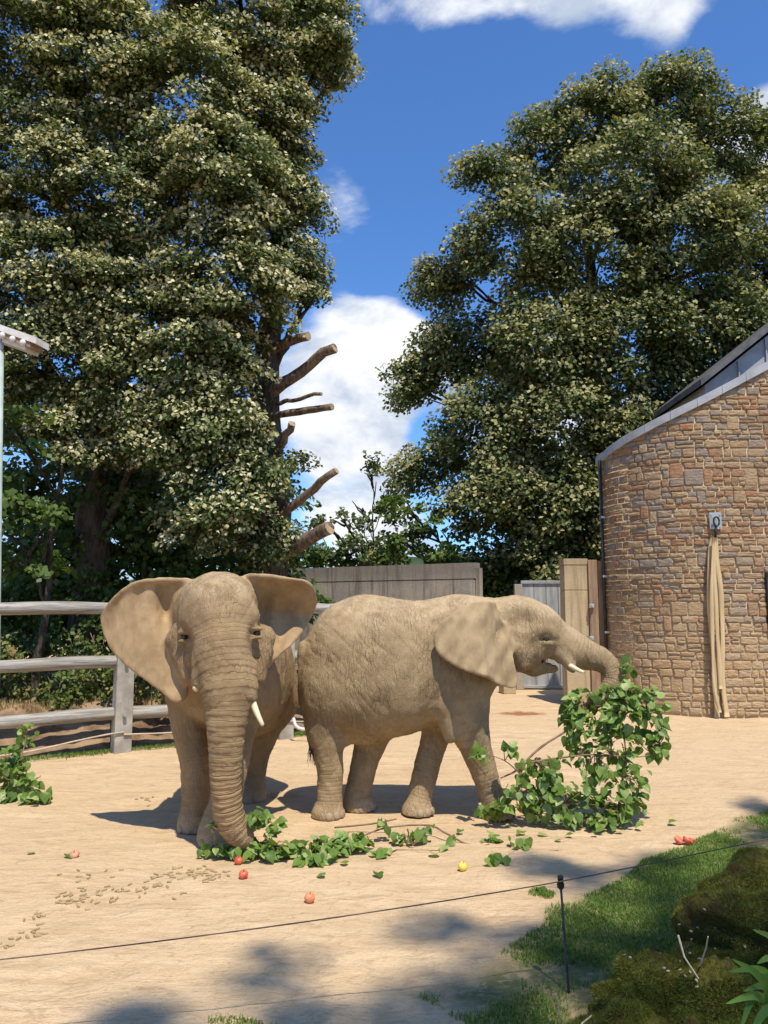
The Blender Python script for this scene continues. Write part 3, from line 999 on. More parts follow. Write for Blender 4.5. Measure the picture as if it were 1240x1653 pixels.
WR, WL = np.array(P(766, 908, 20.5)), np.array(P(470, 918, 23.8))
wd = (WR[:2] - WL[:2])
wd /= np.linalg.norm(wd)
wn = np.array([-wd[1], wd[0]])
wa = WL[:2] - wd * 2.2
root = thing("concrete_wall", "long weathered concrete wall with a recessed joint under its top band", "wall", (*(wa + WR[:2]) / 2, 0))
ztop = float(WR[2])
part("lower_panel", vbox(wa, WR[:2] - wd * 0.02, 0.32, -0.1, ztop - 0.455, wn).mesh("lower_panel"), M['concrete'], root)
part("top_band", vbox(wa - wd * 0.003, WR[:2], 0.34, ztop - 0.42, ztop, wn).mesh("top_band"), M['concrete'], root)
part("joint", vbox(wa + wd * 0.03 + wn * 0.03, WR[:2] - wd * 0.06 + wn * 0.03, 0.26, ztop - 0.455, ztop - 0.42, wn).mesh("joint"), M['concrete'], root)
part("end_strip", vbox(WR[:2] + wd * 0.004 + wn * 0.06, WR[:2] + wd * 0.1 + wn * 0.06, 0.22, -0.1, ztop - 0.14, wn).mesh("end_strip"), M['concrete'], root)

# ------------------------------------------------------------------ metal gate
GY = 22.0
ga, gb = P(846, 1112, GY), P(925, 1112, GY)
gt = P(846, 940, GY)[2]
root = thing("metal_gate", "grey weathered sheet-metal gate between wall gap and stone pillar", "gate", ((ga[0] + gb[0]) / 2, GY, 0))
nsh = 4
for k in range(nsh):
    x0 = ga[0] + (gb[0] - ga[0]) * k / nsh
    x1 = ga[0] + (gb[0] - ga[0]) * (k + 1) / nsh - 0.012
    mb = MB()
    mb.box(((x0 + x1) / 2, GY, gt / 2 + 0.02), (x1 - x0, 0.05, gt - 0.1), 0, 0.008)
    part("sheet_panel", mb.mesh("sheet_panel"), M['gate'], root)
mb = MB()
mb.box(((ga[0] + gb[0]) / 2, GY - 0.01, gt), (gb[0] - ga[0] + 0.06, 0.12, 0.09), 0, 0.01)
mb.box(((ga[0] + gb[0]) / 2, GY - 0.01, 0.07), (gb[0] - ga[0] + 0.06, 0.1, 0.08), 0, 0.01)
mb.box(((ga[0] + gb[0]) / 2, GY - 0.02, gt * 0.5), (gb[0] - ga[0] + 0.04, 0.07, 0.07), 0, 0.01)
part("gate_frame", mb.mesh("gate_frame"), M['steel'], root)
mb = MB()
mb.box((ga[0] - 0.11, GY + 0.02, gt / 2 - 0.03), (0.22, 0.2, gt - 0.05), 0, 0.015)
part("gate_post", mb.mesh("gate_post"), M['concrete'], root)
mb = MB()
mb.box((ga[0] - 0.62, GY - 1.0, 0.16), (0.36, 0.4, 0.36), 0.2, 0.04)
link("stone_block", mb.mesh("stone_block"), M['concrete_pillar'], None, label="squared pale stone block on the ground by the metal gate", category="stone")

# ------------------------------------------------------------------ stone pillar and brown boards
PY = 18.4
pa, pb = P(913, 1000, PY), P(951, 1000, PY)
pt = P(930, 901, PY)[2]
root = thing("stone_pillar", "tall sand-coloured gate pillar with block joints beside the brown boards", "pillar", ((pa[0] + pb[0]) / 2, PY + 0.25, 0))
cuts = [-0.05, pt * 0.46, pt * 0.78, pt - 0.16, pt]
for k in range(4):
    mb = MB()
    z0, z1 = cuts[k], cuts[k + 1] - 0.012
    e = 0.02 if k == 3 else 0.0
    mb.box(((pa[0] + pb[0]) / 2, PY + 0.25, (z0 + z1) / 2), (pb[0] - pa[0] + e, 0.5 + e, z1 - z0), 0, 0.012)
    part("block", mb.mesh("block"), M['concrete_pillar'], root)
mb = MB()
mb.box(((pa[0] + pb[0]) / 2, PY + 0.25, pt / 2 - 0.06), (pb[0] - pa[0] - 0.04, 0.46, pt - 0.1))
part("core", mb.mesh("core"), M['mortar'], root)
BX0, BX1 = P(953, 1000, PY - 0.1)[0], P(984, 1000, PY - 0.1)[0]
root = thing("timber_door", "upright brown timber boards bolted between pillar and curved stone wall", "door", ((BX0 + BX1) / 2, PY, 0))
nb = 2
for k in range(nb):
    mb = MB()
    x0, x1 = BX0 + (BX1 - BX0) * k / nb, BX0 + (BX1 - BX0) * (k + 1) / nb - 0.014
    mb.box(((x0 + x1) / 2, PY + 0.02 * k, pt / 2 - 0.03), (x1 - x0, 0.14, pt - 0.03 - 0.04 * k), 0, 0.012)
    part("board", mb.mesh("board"), M['plank'], root)
for py in (978, 1030):
    mb = MB()
    q = P(955, py, PY - 0.1)
    mb.box((q[0], q[1], q[2]), (0.11, 0.1, 0.09), 0, 0.01)
    mb.tube([(q[0], q[1] - 0.03, q[2]), (q[0], q[1] - 0.1, q[2])], 0.028, 8)
    part("hinge", mb.mesh("hinge"), M['steel'], root)
mb = MB()
mb.tube([(BX1 + 0.03, PY - 0.1, -0.05), (BX1 - 0.01, PY - 0.1, pt - 0.1)], 0.03, 8)
part("hinge_rod", mb.mesh("hinge_rod"), M['dark'], root)

# ------------------------------------------------------------------ round-ended stone building
AR = 1.85
AX, AYC = 7.12, 16.45 + AR


def wall_pt(s, off=0.0):
    """s<0: straight run to the right; s>0: round the curved end to the left"""
    if s <= 0:
        bendy = 0.012 * s * s
        return np.array([AX - s, 16.45 + bendy - off]), np.array([0.024 * s, -1.0])
    a = s / AR
    n = np.array([-math.sin(a), -math.cos(a)])
    return np.array([AX, AYC]) + n * (AR + off), n


TOPS = [(965, 748), (985, 724), (1010, 706), (1060, 678), (1125, 645), (1180, 616), (1240, 584), (1400, 500)]


def wall_top(s):
    p, _ = wall_pt(min(s, AR * 1.40))
    z = 6.0
    for _ in range(4):
        px, _y = pix(p[0], p[1], z)
        py = float(np.interp(px, [a for a, b in TOPS], [b for a, b in TOPS]))
        z = P(px, py, p[1])[2]
    return z


S0, S1 = -4.6, AR * 2.3
broot = thing("stone_building", "round-ended rubble stone building with sloping grey coping", "building", (AX, AYC, 0))
NS = 130
sv = np.linspace(S0, S1, NS)
V, F = [], []
zt = [wall_top(s) for s in sv]
for i, s in enumerate(sv):
    p, n = wall_pt(s)
    q = p - n * 0.45
    V += [(p[0], p[1], -0.1), (p[0], p[1], zt[i]), (q[0], q[1], zt[i]), (q[0], q[1], -0.1)]
    if i:
        b = (i - 1) * 4
        F += [(b, b + 4, b + 5, b + 1), (b + 1, b + 5, b + 6, b + 2), (b + 2, b + 6, b + 7, b + 3)]
part("wall", mesh_np("wall", np.array(V), np.array(F)), M['mortar'], broot)


def stone_geo(s0, s1, z0, z1, zl0, zl1, prd, rg):
    """pillowed stone face following the wall; corners jittered; (verts, faces)"""
    j = lambda a: rg.uniform(-a, a)
    cs = [(s0 + j(.012), z0 + j(.01)), (s1 + j(.012), z0 + j(.01)), (s1 + j(.012), z1 + j(.01)), (s0 + j(.012), z1 + j(.01))]
    mids = []
    for a in range(4):
        b = (a + 1) % 4
        mids.append(((cs[a][0] + cs[b][0]) / 2 + j(.014), (cs[a][1] + cs[b][1]) / 2 + j(.012)))
    ringp = []
    for a in range(4):
        c = cs[a]
        m0, m1 = mids[a - 1], mids[a]
        ringp.append((c[0] * 0.84 + m0[0] * 0.16, c[1] * 0.84 + m0[1] * 0.16))
        ringp.append((c[0] * 0.84 + m1[0] * 0.16, c[1] * 0.84 + m1[1] * 0.16))
        ringp.append(m1)
    cx, cz = sum(p[0] for p in ringp) / 12, sum(p[1] for p in ringp) / 12
    Vv = []
    for lvl, (k, off) in enumerate(((1.0, -0.03), (1.0, prd * 0.55), (0.86, prd))):
        for (s, z) in ringp:
            d0 = min(0.02, 0.14 * (s1 - s0)), min(0.018, 0.16 * (z1 - z0))
            if lvl == 2:
                ss_ = s - math.copysign(d0[0], s - cx)
                zz_ = z - math.copysign(d0[1], z - cz)
                o = off + rg.uniform(-0.006, 0.006)
            else:
                ss_, zz_, o = s, z, off
            p, n = wall_pt(ss_, o)
            Vv.append((p[0], p[1], zz_))
    p, n = wall_pt(cx, prd + 0.006)
    Vv.append((p[0], p[1], cz))
    Ff = []
    for l in range(2):
        for a in range(12):
            b = (a + 1) % 12
            Ff.append((l * 12 + b, l * 12 + a, (l + 1) * 12 + a, (l + 1) * 12 + b))
    for a in range(12):
        Ff.append((24 + (a + 1) % 12, 24 + a, 36))
    return Vv, Ff


rg = random.Random(5)
stones = []
z = 0.03
rows = []
while z < 9.5:
    h = rg.choice([0.10, 0.115, 0.13, 0.14, 0.155, 0.17, 0.19])
    rows.append((z, z + h))
    z += h
done = set()
occ = {}
for ri, (z0, z1) in enumerate(rows):
    s = S0 + rg.uniform(0, 0.2)
    blocked = sorted(occ.get(ri, []))
    while s < AR * 1.75:
        wdt = rg.choice([0.15, 0.18, 0.2, 0.24, 0.27, 0.3, 0.34, 0.4])
        hit = [b for b in blocked if b[0] - 0.10 < s < b[1]]
        if hit:
            s = hit[0][1]
            continue
        nxt = [b for b in blocked if b[0] >= s]
        if nxt and s + wdt > nxt[0][0] - 0.12:
            wdt = nxt[0][0] - s
        e = s + wdt
        za, zb = z0, z1
        if rg.random() < 0.075 and wdt > 0.15 and ri + 1 < len(rows) and not nxt:      # a tall stone through two courses
            zb = rows[ri + 1][1]
            occ.setdefault(ri + 1, []).append((s, e))
        elif rg.random() < 0.16 and z1 - z0 > 0.15:                     # two thin slips
            zm = (z0 + z1) / 2 + rg.uniform(-0.012, 0.012)
            stones.append((s, e, z0, zm))
            za = zm
        if zb < wall_top((s + e) / 2) - 0.03:
            stones.append((s, e, za, zb))
        s = e
vis = []
for st in stones:
    sm, zm = (st[0] + st[1]) / 2, (st[2] + st[3]) / 2
    p, n = wall_pt(sm)
    px, py = pix(p[0], p[1], zm)
    facing = -(n[0] * p[0] + n[1] * p[1]) / math.hypot(*p)
    inview = -10 < px < 1245 and facing > 0.02
    vis.append(((st[1] - st[0]) * (st[3] - st[2]) * max(facing, 0) * (1 if inview else 0), st))
vis.sort(key=lambda q: -q[0])
restV, restF, restT = [], [], []
for k, (area, st) in enumerate(vis):
    if st[3] >= wall_top((st[0] + st[1]) / 2) - 0.02:
        continue
    g = 0.011
    Vv, Ff = stone_geo(st[0] + g, st[1] - g, st[2] + g * 0.8, st[3] - g * 0.8, 0, 0, rg.uniform(0.018, 0.045), rg)
    tint = rg.random()
    if k < 300 and area > 0:
        me = mesh_np("stone", np.array(Vv), Ff, False, {'tint': ('FACE', [tint] * len(Ff))})
        part("stone", me, M['stone'], broot)
    else:
        b = len(restV)
        restV += Vv
        restF += [tuple(q + b for q in f) for f in Ff]
        restT += [tint] * len(Ff)
part("stonework", mesh_np("stonework", np.array(restV), restF, False, {'tint': ('FACE', restT)}), M['stone'], broot, kind="stuff")
# coping panels
nc = 15
cs_ = np.linspace(S0, AR * 1.9, nc + 1)
for k in range(nc):
    V, F = [], []
    m = 5
    for q in range(m):
        s = cs_[k] + (cs_[k + 1] - cs_[k] - 0.008) * q / (m - 1)
        z = wall_top(s)
        p, n = wall_pt(s, 0.085)
        b = p - n * 0.62
        V += [(p[0], p[1], z - 0.17), (p[0], p[1], z + 0.015), (b[0], b[1], z + 0.045), (b[0], b[1], z - 0.17)]
        if q:
            c = (q - 1) * 4
            F += [(c + a, c + 4 + a, c + 4 + (a + 1) % 4, c + (a + 1) % 4) for a in range(4)]
    F += [(0, 1, 2, 3), ((m - 1) * 4 + 3, (m - 1) * 4 + 2, (m - 1) * 4 + 1, (m - 1) * 4)]
    part("coping", mesh_np("coping", np.array(V), F), M['lead'], broot)
# downpipe on the curved end
sdp = AR * 1.5
p, n = wall_pt(sdp, 0.10)
mb = MB()
mb.tube([(p[0], p[1], 0.9), (p[0], p[1], wall_top(sdp) - 0.15)], 0.04, 8)
dp = part("downpipe", mb.mesh("downpipe", True), M['dark'], broot)
for z in (1.7, 3.0, 4.4):
    mb = MB()
    mb.box((p[0] + 0.04, p[1] + 0.01, z), (0.14, 0.1, 0.05))
    o = link("bracket", mb.mesh("bracket"), M['steel'], dp)
# higher roof behind
RY = 19.5
poly = [P(1138, 622, RY), P(1240, 541, RY), P(1420, 398, RY), P(1420, 700, RY), P(1138, 700, RY)]
mb = MB()
mb.prism(poly, (0, 5, 0))
part("upper_wall", mb.mesh("upper_wall"), M['lead'], broot)
a, b = Vector(P(1132, 622, RY - 0.3)), Vector(P(1420, 392, RY - 0.3))
mb = MB()
mb.prism([a, b, b + Vector((0, 0, 0.17)), a + Vector((0, 0, 0.17))], (0, 6, 0))
part("upper_roof", mb.mesh("upper_roof"), M['slate'], broot)
for k in range(4):
    a, b = Vector(P(1195 + 45 * k, 700, RY - 0.03)), Vector(P(1195 + 45 * k, 583 - 36 * k, RY - 0.03))
    mb = MB()
    mb.box(((a.x + b.x) / 2, a.y, (a.z + b.z) / 2), (0.035, 0.06, b.z - a.z))
    part("seam", mb.mesh("seam"), M['lead'], broot)
# dark slot window at the frame's edge
q0, q1 = P(1239, 1020, 16.45), P(1262, 925, 16.45)
mb = MB()
mb.box(((q0[0] + q1[0]) / 2, 16.41, (q0[2] + q1[2]) / 2), (q1[0] - q0[0], 0.12, q1[2] - q0[2]), 0, 0.01)
part("slot_window", mb.mesh("slot_window"), M['dark'], broot)

# hanging hose straps
SY = 16.30
root = thing("hanging_straps", "long tan hose straps hanging from a steel wall bracket down to the ground", "straps", P(1160, 1158, SY))
c = P(1155, 841, SY + 0.07)
mb = MB()
mb.box(c, (0.26, 0.03, 0.36), 0, 0.01)
pl = part("bracket_plate", mb.mesh("bracket_plate"), M['steel'], root)
for dx in (-0.09, 0.09):
    for dz in (-0.13, 0.13):
        mb = MB()
        mb.tube([(c[0] + dx, c[1] - 0.01, c[2] + dz), (c[0] + dx, c[1] - 0.035, c[2] + dz)], 0.016, 6)
        link("bolt", mb.mesh("bolt"), M['steel'], pl)
mb = MB()
cc = P(1156, 842, SY)
ringpts = [(cc[0] + 0.06 * math.cos(t), cc[1] - 0.02, cc[2] + 0.10 * math.sin(t)) for t in np.linspace(0, 2 * math.pi, 13)]
mb.tube(ringpts, 0.02, 6)
mb.tube([P(1156, 848, SY), P(1155, 868, SY)], 0.028, 6)
part("shackle", mb.mesh("shackle", True), M['dark'], root)
for k, line in enumerate([[(1150, 866, 5), (1147, 900, 8), (1146, 960, 8), (1149, 1020, 8), (1155, 1080, 8), (1158, 1158, 8)],
                          [(1155, 866, 5), (1158, 905, 7), (1164, 960, 7), (1167, 1030, 7), (1166, 1090, 7), (1174, 1157, 8)],
                          [(1155, 868, 4), (1154, 930, 6), (1157, 1000, 6), (1161, 1060, 6), (1164, 1112, 6)],
                          [(1152, 868, 4), (1149, 960, 5), (1151, 1046, 5), (1153, 1110, 4), (1163, 1150, 5)]]):
    pts = catmull([(*P(a, b, SY - 0.03 * k + 0.03), w * 0.55 * SY / FPX) for a, b, w in line], 5)
    V, F = [], []
    for i, q in enumerate(pts):
        wv = q[3]
        cur = 0.02 * math.sin(i * 0.7 + k)
        for dx, dy in ((-1, cur), (-0.35, -0.012), (0.35, -0.012), (1, -cur)):
            V.append((q[0] + dx * wv, q[1] + dy, max(q[2], 0.01)))
        for dx, dy in ((1, -cur + 0.014), (0.35, 0.004), (-0.35, 0.004), (-1, cur + 0.014)):
            V.append((q[0] + dx * wv, q[1] + dy, max(q[2], 0.01)))
        if i:
            b = (i - 1) * 8
            F += [(b + a, b + (a + 1) % 8, b + 8 + (a + 1) % 8, b + 8 + a) for a in range(8)]
    F += [tuple(range(8)), tuple(range(len(V) - 8, len(V)))[::-1]]
    me = mesh_np("strap", np.array(V), F, True)
    part("strap", me, M['strap'], root)

# ------------------------------------------------------------------ timber fence
froot = thing("rail_fence", "sturdy grey three-rail elephant fence with square posts before the bank", "fence", (*FP1, 0))
POSTS = [-FSP * 2, -FSP, 0.0, FSP, FSP * 1.36]
RAILZ = [0.60, 1.41, 2.26]
for s in POSTS:
    c = FP1 + FDIR * s
    mb = MB()
    mb.box((c[0], c[1], 1.14), (0.27, 0.27, 2.36), math.atan2(FDIR[1], FDIR[0]), 0.02)
    po = part("post", mb.mesh("post"), M['timber'], froot)
    for z in RAILZ:
        mb = MB()
        b = c - FNRM * 0.15
        mb.tube([(b[0], b[1], z), (*(b - FNRM * 0.05), z)], 0.03, 8)
        link("bolt", mb.mesh("bolt"), M['steel'], po)
for i in range(len(POSTS) - 1):
    for z in RAILZ:
        s0, s1 = POSTS[i] + 0.02, POSTS[i + 1] - 0.02
        a, b = FP1 + FDIR * s0 + FNRM * 0.05, FP1 + FDIR * s1 + FNRM * 0.05
        if z == RAILZ[0]:
            a, b = a + FDIR * 0.1, b - FDIR * 0.1
        mb = MB()
        pts = [(*(a + (b - a) * t), z + 0.012 * math.sin(7 * t + i + z)) for t in np.linspace(0, 1, 9)]
        mb.tube(pts, [0.118 + 0.005 * math.sin(9 * t + z) for t in np.linspace(0, 1, 9)], 14, True, (1.0, 0.84))
        part("rail", mb.mesh("rail", auto=50), M['rail'], froot)
# rope sagging along the foot of the fence
for i in range(1, len(POSTS) - 1):
    pts = []
    z0, z1 = (0.30, 0.34)
    for t in np.linspace(0, 1, 22):
        c = FP1 + FDIR * (POSTS[i] + (POSTS[i + 1] - POSTS[i]) * t) - FNRM * 0.155
        sag = 0.26 if i == 1 else 0.07
        pts.append((*c, z0 + (z1 - z0) * t - sag * math.sin(math.pi * min(1, t * (1.0 if i != 1 else 0.9))) * (1 - (t if i == 1 else 0.3)) * 1.2))
    mb = MB()
    mb.tube([(p[0], p[1], max(p[2], 0.02)) for p in pts], 0.013, 6, jit=0.18, seed=i)
    link("rope", mb.mesh("rope", True), M['rope'], None, label=["", "slack pale rope drooping along the fence foot left of the post", "pale rope strung between fence posts behind the front-facing elephant", "short pale rope by the last fence post"][i], category="rope", group="ropes along the fence foot")
mb = MB()
hp = catmull([P(474, 1160, 13.7), P(478, 1172, 13.6), P(488, 1177, 13.6), P(500, 1176, 13.6), P(512, 1170, 13.7)], 5)
mb.tube(hp, 0.03, 8)
link("hose", mb.mesh("hose", True), M['pipe'], None, label="white curved hose end lying by the fence post behind the elephants", category="hose")

# ------------------------------------------------------------------ lamp pole at the left edge
LY = 12.2
lb_ = P(0, 1000, LY)
root = thing("lamp_pole", "pale green pole carrying a white slatted lamp fixture", "lamp pole", (lb_[0], LY, 0))
mb = MB()
ztp = P(0, 565, LY)[2]
lt_ = P(1, 565, LY)
mb.tube([(lb_[0], LY, -0.05), (lb_[0], LY, 1.0), (lt_[0], LY, ztp)], [0.062, 0.06, 0.05], 12)
part("pole", mb.mesh("pole", True), M['pole'], root)
mb = MB()
mb.tube([(lt_[0], LY, ztp - 0.12), (lt_[0], LY, ztp + 0.22)], 0.045, 10)
part("bracket", mb.mesh("bracket", True), M['steel'], root)
a, b = Vector(P(-60, 515, LY)), Vector(P(58, 556, LY - 0.15))
d = (b - a).normalized()
for k, (oz, oy, hh, mt) in enumerate([(0.07, 0.0, 0.055, 'lamp_white'), (-0.03, 0.02, 0.05, 'lamp_wood'), (-0.1, 0.05, 0.045, 'lamp_white')]):
    mb = MB()
    e = b if k == 0 else b - d * (0.10 * k + 0.02)
    q = [a + Vector((0, oy, oz - hh)), e + Vector((0, oy, oz - hh)), e + Vector((0, oy, oz + hh)), a + Vector((0, oy, oz + hh))]
    mb.prism(q, (0.06, 0.34, 0))
    part(["lamp_top", "lamp_housing", "lamp_base"][k], mb.mesh("lamp"), M[mt], root)
for k in range(3):
    q = a.lerp(b, 0.55 + 0.14 * k) + Vector((0, -0.01, -0.05))
    mb = MB()
    mb.ball(q, (0.05, 0.05, 0.06), 2)
    part("lamp_knob", mb.mesh("lamp_knob", True), M['lamp_white'], root)


# ================================================================== ELEPHANTS
class Field:
    """signed-distance grid; smooth unions of tapered limbs, lofted trunks and thin ears"""

    def __init__(self, lo, hi, h):
        self.lo, self.h = np.array(lo, float), h
        self.ax = [np.arange(lo[i], hi[i] + h, h) for i in range(3)]
        self.n = [len(a) for a in self.ax]
        self.F = np.full(self.n, 0.6, dtype=np.float32)
        self.E = None

    def box(self, lo, hi):
        sl = []
        for i in range(3):
            a = max(0, int((lo[i] - self.lo[i]) / self.h))
            b = min(self.n[i], int((hi[i] - self.lo[i]) / self.h) + 2)
            sl.append(slice(a, max(b, a)))
        return tuple(sl)

    def grid(self, sl):
        return (self.ax[0][sl[0]][:, None, None].astype(np.float32), self.ax[1][sl[1]][None, :, None].astype(np.float32), self.ax[2][sl[2]][None, None, :].astype(np.float32))

    def smin(self, sl, d, k):
        a = self.F[sl]
        h = np.clip(0.5 + 0.5 * (d - a) / k, 0, 1)
        self.F[sl] = d * (1 - h) + a * h - k * h * (1 - h)

    def ssub(self, sl, d, k):
        a = self.F[sl]
        h = np.clip(0.5 - 0.5 * (a + d) / k, 0, 1)
        self.F[sl] = a * (1 - h) + (-d) * h + k * h * (1 - h)

    def capsule(self, a, b, ra, rb, k=0.06, sub=False):
        a, b = np.array(a, float), np.array(b, float)
        m = max(ra, rb) + k + 0.12
        sl = self.box(np.minimum(a, b) - m, np.maximum(a, b) + m)
        x, y, z = self.grid(sl)
        ba = b - a
        t = ((x - a[0]) * ba[0] + (y - a[1]) * ba[1] + (z - a[2]) * ba[2]) / max(1e-9, ba @ ba)
        t = np.clip(t, 0, 1)
        d = np.sqrt((x - a[0] - ba[0] * t) ** 2 + (y - a[1] - ba[1] * t) ** 2 + (z - a[2] - ba[2] * t) ** 2) - (ra + (rb - ra) * t)
        (self.ssub if sub else self.smin)(sl, d, k)

    def chain(self, pts, k=0.06, per=3):
        """pts: (x,y,z,r); a smooth curve through them, inner joints are hard unions (already continuous)"""
        c = catmull(pts, per)
        for i in range(len(c) - 1):
            self.capsule(c[i][:3], c[i + 1][:3], c[i][3], c[i + 1][3], k if i in (0, 1) else 0.03)
        return c

    def ell(self, c, r, k=0.08, sub=False, rot=None):
        c, r = np.array(c, float), np.array(r, float)
        m = max(r) + k + 0.1
        sl = self.box(c - m, c + m)
        x, y, z = self.grid(sl)
        x, y, z = x - c[0], y - c[1], z - c[2]
        if rot is not None:
            R = np.array(rot.to_3x3().inverted())
            x, y, z = (R[i, 0] * x + R[i, 1] * y + R[i, 2] * z for i in range(3))
        k0 = np.sqrt((x / r[0]) ** 2 + (y / r[1]) ** 2 + (z / r[2]) ** 2)
        k1 = np.sqrt((x / r[0] ** 2) ** 2 + (y / r[1] ** 2) ** 2 + (z / r[2] ** 2) ** 2) + 1e-6
        d = k0 * (k0 - 1) / k1
        (self.ssub if sub else self.smin)(sl, d, k)

    def loft(self, axis, st, k=0.1):
        """st rows: (t, c_other, z_low, z_high, half width) along axis 0 or 1; egg-shaped sections"""
        st = np.array(catmull(st, 8))
        st = st[np.argsort(st[:, 0])]
        o = 1 - axis
        lo, hi = [0, 0, 0], [0, 0, 0]
        lo[axis], hi[axis] = st[0, 0], st[-1, 0]
        lo[o], hi[o] = (st[:, 1] - st[:, 4]).min() - 0.3, (st[:, 1] + st[:, 4]).max() + 0.3
        lo[2], hi[2] = st[:, 2].min() - 0.3, st[:, 3].max() + 0.3
        sl = self.box(lo, hi)
        x, y, z = self.grid(sl)
        g = (x, y)
        t = self.ax[axis][sl[axis]]
        c, zl, zh, wd = (np.interp(t, st[:, 0], st[:, i]) for i in (1, 2, 3, 4))
        shp = [1, 1, 1]
        shp[axis] = len(t)
        c, zl, zh, wd = (q.reshape(shp).astype(np.float32) for q in (c, zl, zh, wd))
        zc, rz = (zl + zh) / 2, np.maximum((zh - zl) / 2, 0.02)
        wd = np.maximum(wd, 0.02)
        dz = (z - zc) / rz
        ws = wd * (1.0 - 0.10 * dz)               # a little heavier below
        dw = (g[o] - c) / ws
        k0 = np.sqrt(np.abs(dw) ** 2.25 + np.abs(dz) ** 2.25 + 1e-9) ** (2 / 2.25)
        k1 = np.sqrt((dw / ws) ** 2 + (dz / rz) ** 2) + 1e-6
        d = np.where(k0 < 0.3, -0.25, k0 * (k0 - 1) / k1).astype(np.float32)
        self.smin(sl, d, k)

    def sheet(self, pts, rad, k=0.05):
        """thin skin: union of little balls at pts (n,3)"""
        big = 0.5
        E = np.full(self.n, big, dtype=np.float32)
        reach = rad.max() + 0.07
        nb = int(reach / self.h) + 1
        off = np.arange(-nb, nb + 1)
        for p, r in zip(pts, rad):
            i = np.round((p - self.lo) / self.h).astype(int)
            s, ok = [], True
            for a in range(3):
                lo_, hi_ = max(0, i[a] - nb), min(self.n[a], i[a] + nb + 1)
                if hi_ <= lo_:
                    ok = False
                s.append(slice(lo_, hi_))
            if not ok:
                continue
            s = tuple(s)
            x, y, z = self.grid(s)
            d = np.sqrt((x - p[0]) ** 2 + (y - p[1]) ** 2 + (z - p[2]) ** 2) - r
            np.minimum(E[s], d, out=E[s])
        # soften the ball pattern
        for _ in range(2):
            for a in range(3):
                E = 0.5 * E + 0.25 * (np.roll(E, 1, a) + np.roll(E, -1, a))
        full = tuple(slice(0, n) for n in self.n)
        self.smin(full, E, k)
        self.E = E if self.E is None else np.minimum(self.E, E)

    def sample(self, A, V):
        q = (V - self.lo) / self.h
        i = np.clip(np.round(q).astype(int), 0, np.array(self.n) - 1)
        return A[i[:, 0], i[:, 1], i[:, 2]]

    def surf(self, px, py):
        """depth Y at which a photo pixel's ray enters the body"""
        for Y in np.arange(self.ax[1][0], self.ax[1][-1], 0.004):
            p = np.array(P(px, py, Y))
            i = np.round((p - self.lo) / self.h).astype(int)
            if (i >= 0).all() and (i < np.array(self.n)).all() and self.F[tuple(i)] < 0:
                return float(Y)
        return float(self.ax[1][-1])

    def mesh(self):
        F, h = self.F, self.h
        z = self.ax[2][None, None, :]
        F = np.maximum(F, (-(z - 0.004)).astype(np.float32))          # flat soles
        S = F < 0
        cnt = np.zeros([n - 1 for n in self.n], dtype=np.int8)
        corners = [(i, j, k) for i in (0, 1) for j in (0, 1) for k in (0, 1)]
        for (i, j, k) in corners:
            cnt += S[i:self.n[0] - 1 + i, j:self.n[1] - 1 + j, k:self.n[2] - 1 + k]
        act = np.argwhere((cnt > 0) & (cnt < 8))
        idx = np.full(cnt.shape, -1, dtype=np.int32)
        idx[act[:, 0], act[:, 1], act[:, 2]] = np.arange(len(act))
        val = np.stack([F[act[:, 0] + i, act[:, 1] + j, act[:, 2] + k] for (i, j, k) in corners], 1)
        acc = np.zeros((len(act), 3))
        num = np.zeros(len(act))
        for a in range(8):
            for b in range(a + 1, 8):
                da = np.array(corners[b]) - np.array(corners[a])
                if np.abs(da).sum() != 1:
                    continue
                va, vb = val[:, a], val[:, b]
                m = (va < 0) != (vb < 0)
                t = np.where(m, va / np.where(m, va - vb, 1), 0)
                acc += m[:, None] * (np.array(corners[a])[None] + da[None] * t[:, None])
                num += m
        V = (act + acc / num[:, None]) * h + self.lo
        quads = []
        for a in range(3):
            b, c = (a + 1) % 3, (a + 2) % 3
            s0 = [slice(None)] * 3
            s1 = [slice(None)] * 3
            s0[a], s1[a] = slice(0, -1), slice(1, None)
            ch = S[tuple(s0)] != S[tuple(s1)]
            e = np.argwhere(ch)
            e = e[(e[:, b] > 0) & (e[:, c] > 0) & (e[:, b] < self.n[b] - 1) & (e[:, c] < self.n[c] - 1)]
            ins = S[tuple(s0)][e[:, 0], e[:, 1], e[:, 2]]

            def cell(db, dc):
                q = e.copy()
                q[:, b] += db
                q[:, c] += dc
                return idx[q[:, 0], q[:, 1], q[:, 2]]
            q = np.stack([cell(-1, -1), cell(0, -1), cell(0, 0), cell(-1, 0)], 1)
            q[~ins] = q[~ins][:, ::-1]
            quads.append(q)
        Q = np.concatenate(quads)
        Q = Q[(Q >= 0).all(1)]
        return V, Q


def smooth_verts(V, Q, it=2, lam=0.5):
    n = len(V)
    for _ in range(it):
        S = np.zeros_like(V)
        C = np.zeros(n)
        for a in range(4):
            b = (a + 1) % 4
            np.add.at(S, Q[:, a], V[Q[:, b]])
            np.add.at(S, Q[:, b], V[Q[:, a]])
            np.add.at(C, Q[:, a], 1)
            np.add.at(C, Q[:, b], 1)
        V = V + lam * (S / np.maximum(C, 1)[:, None] - V)
    return V


def vert_normals(V, Q):
    n = np.cross(V[Q[:, 2]] - V[Q[:, 0]], V[Q[:, 3]] - V[Q[:, 1]])
    N = np.zeros_like(V)
    for a in range(4):
        np.add.at(N, Q[:, a], n)
    return N / (np.linalg.norm(N, axis=1, keepdims=True) + 1e-12)


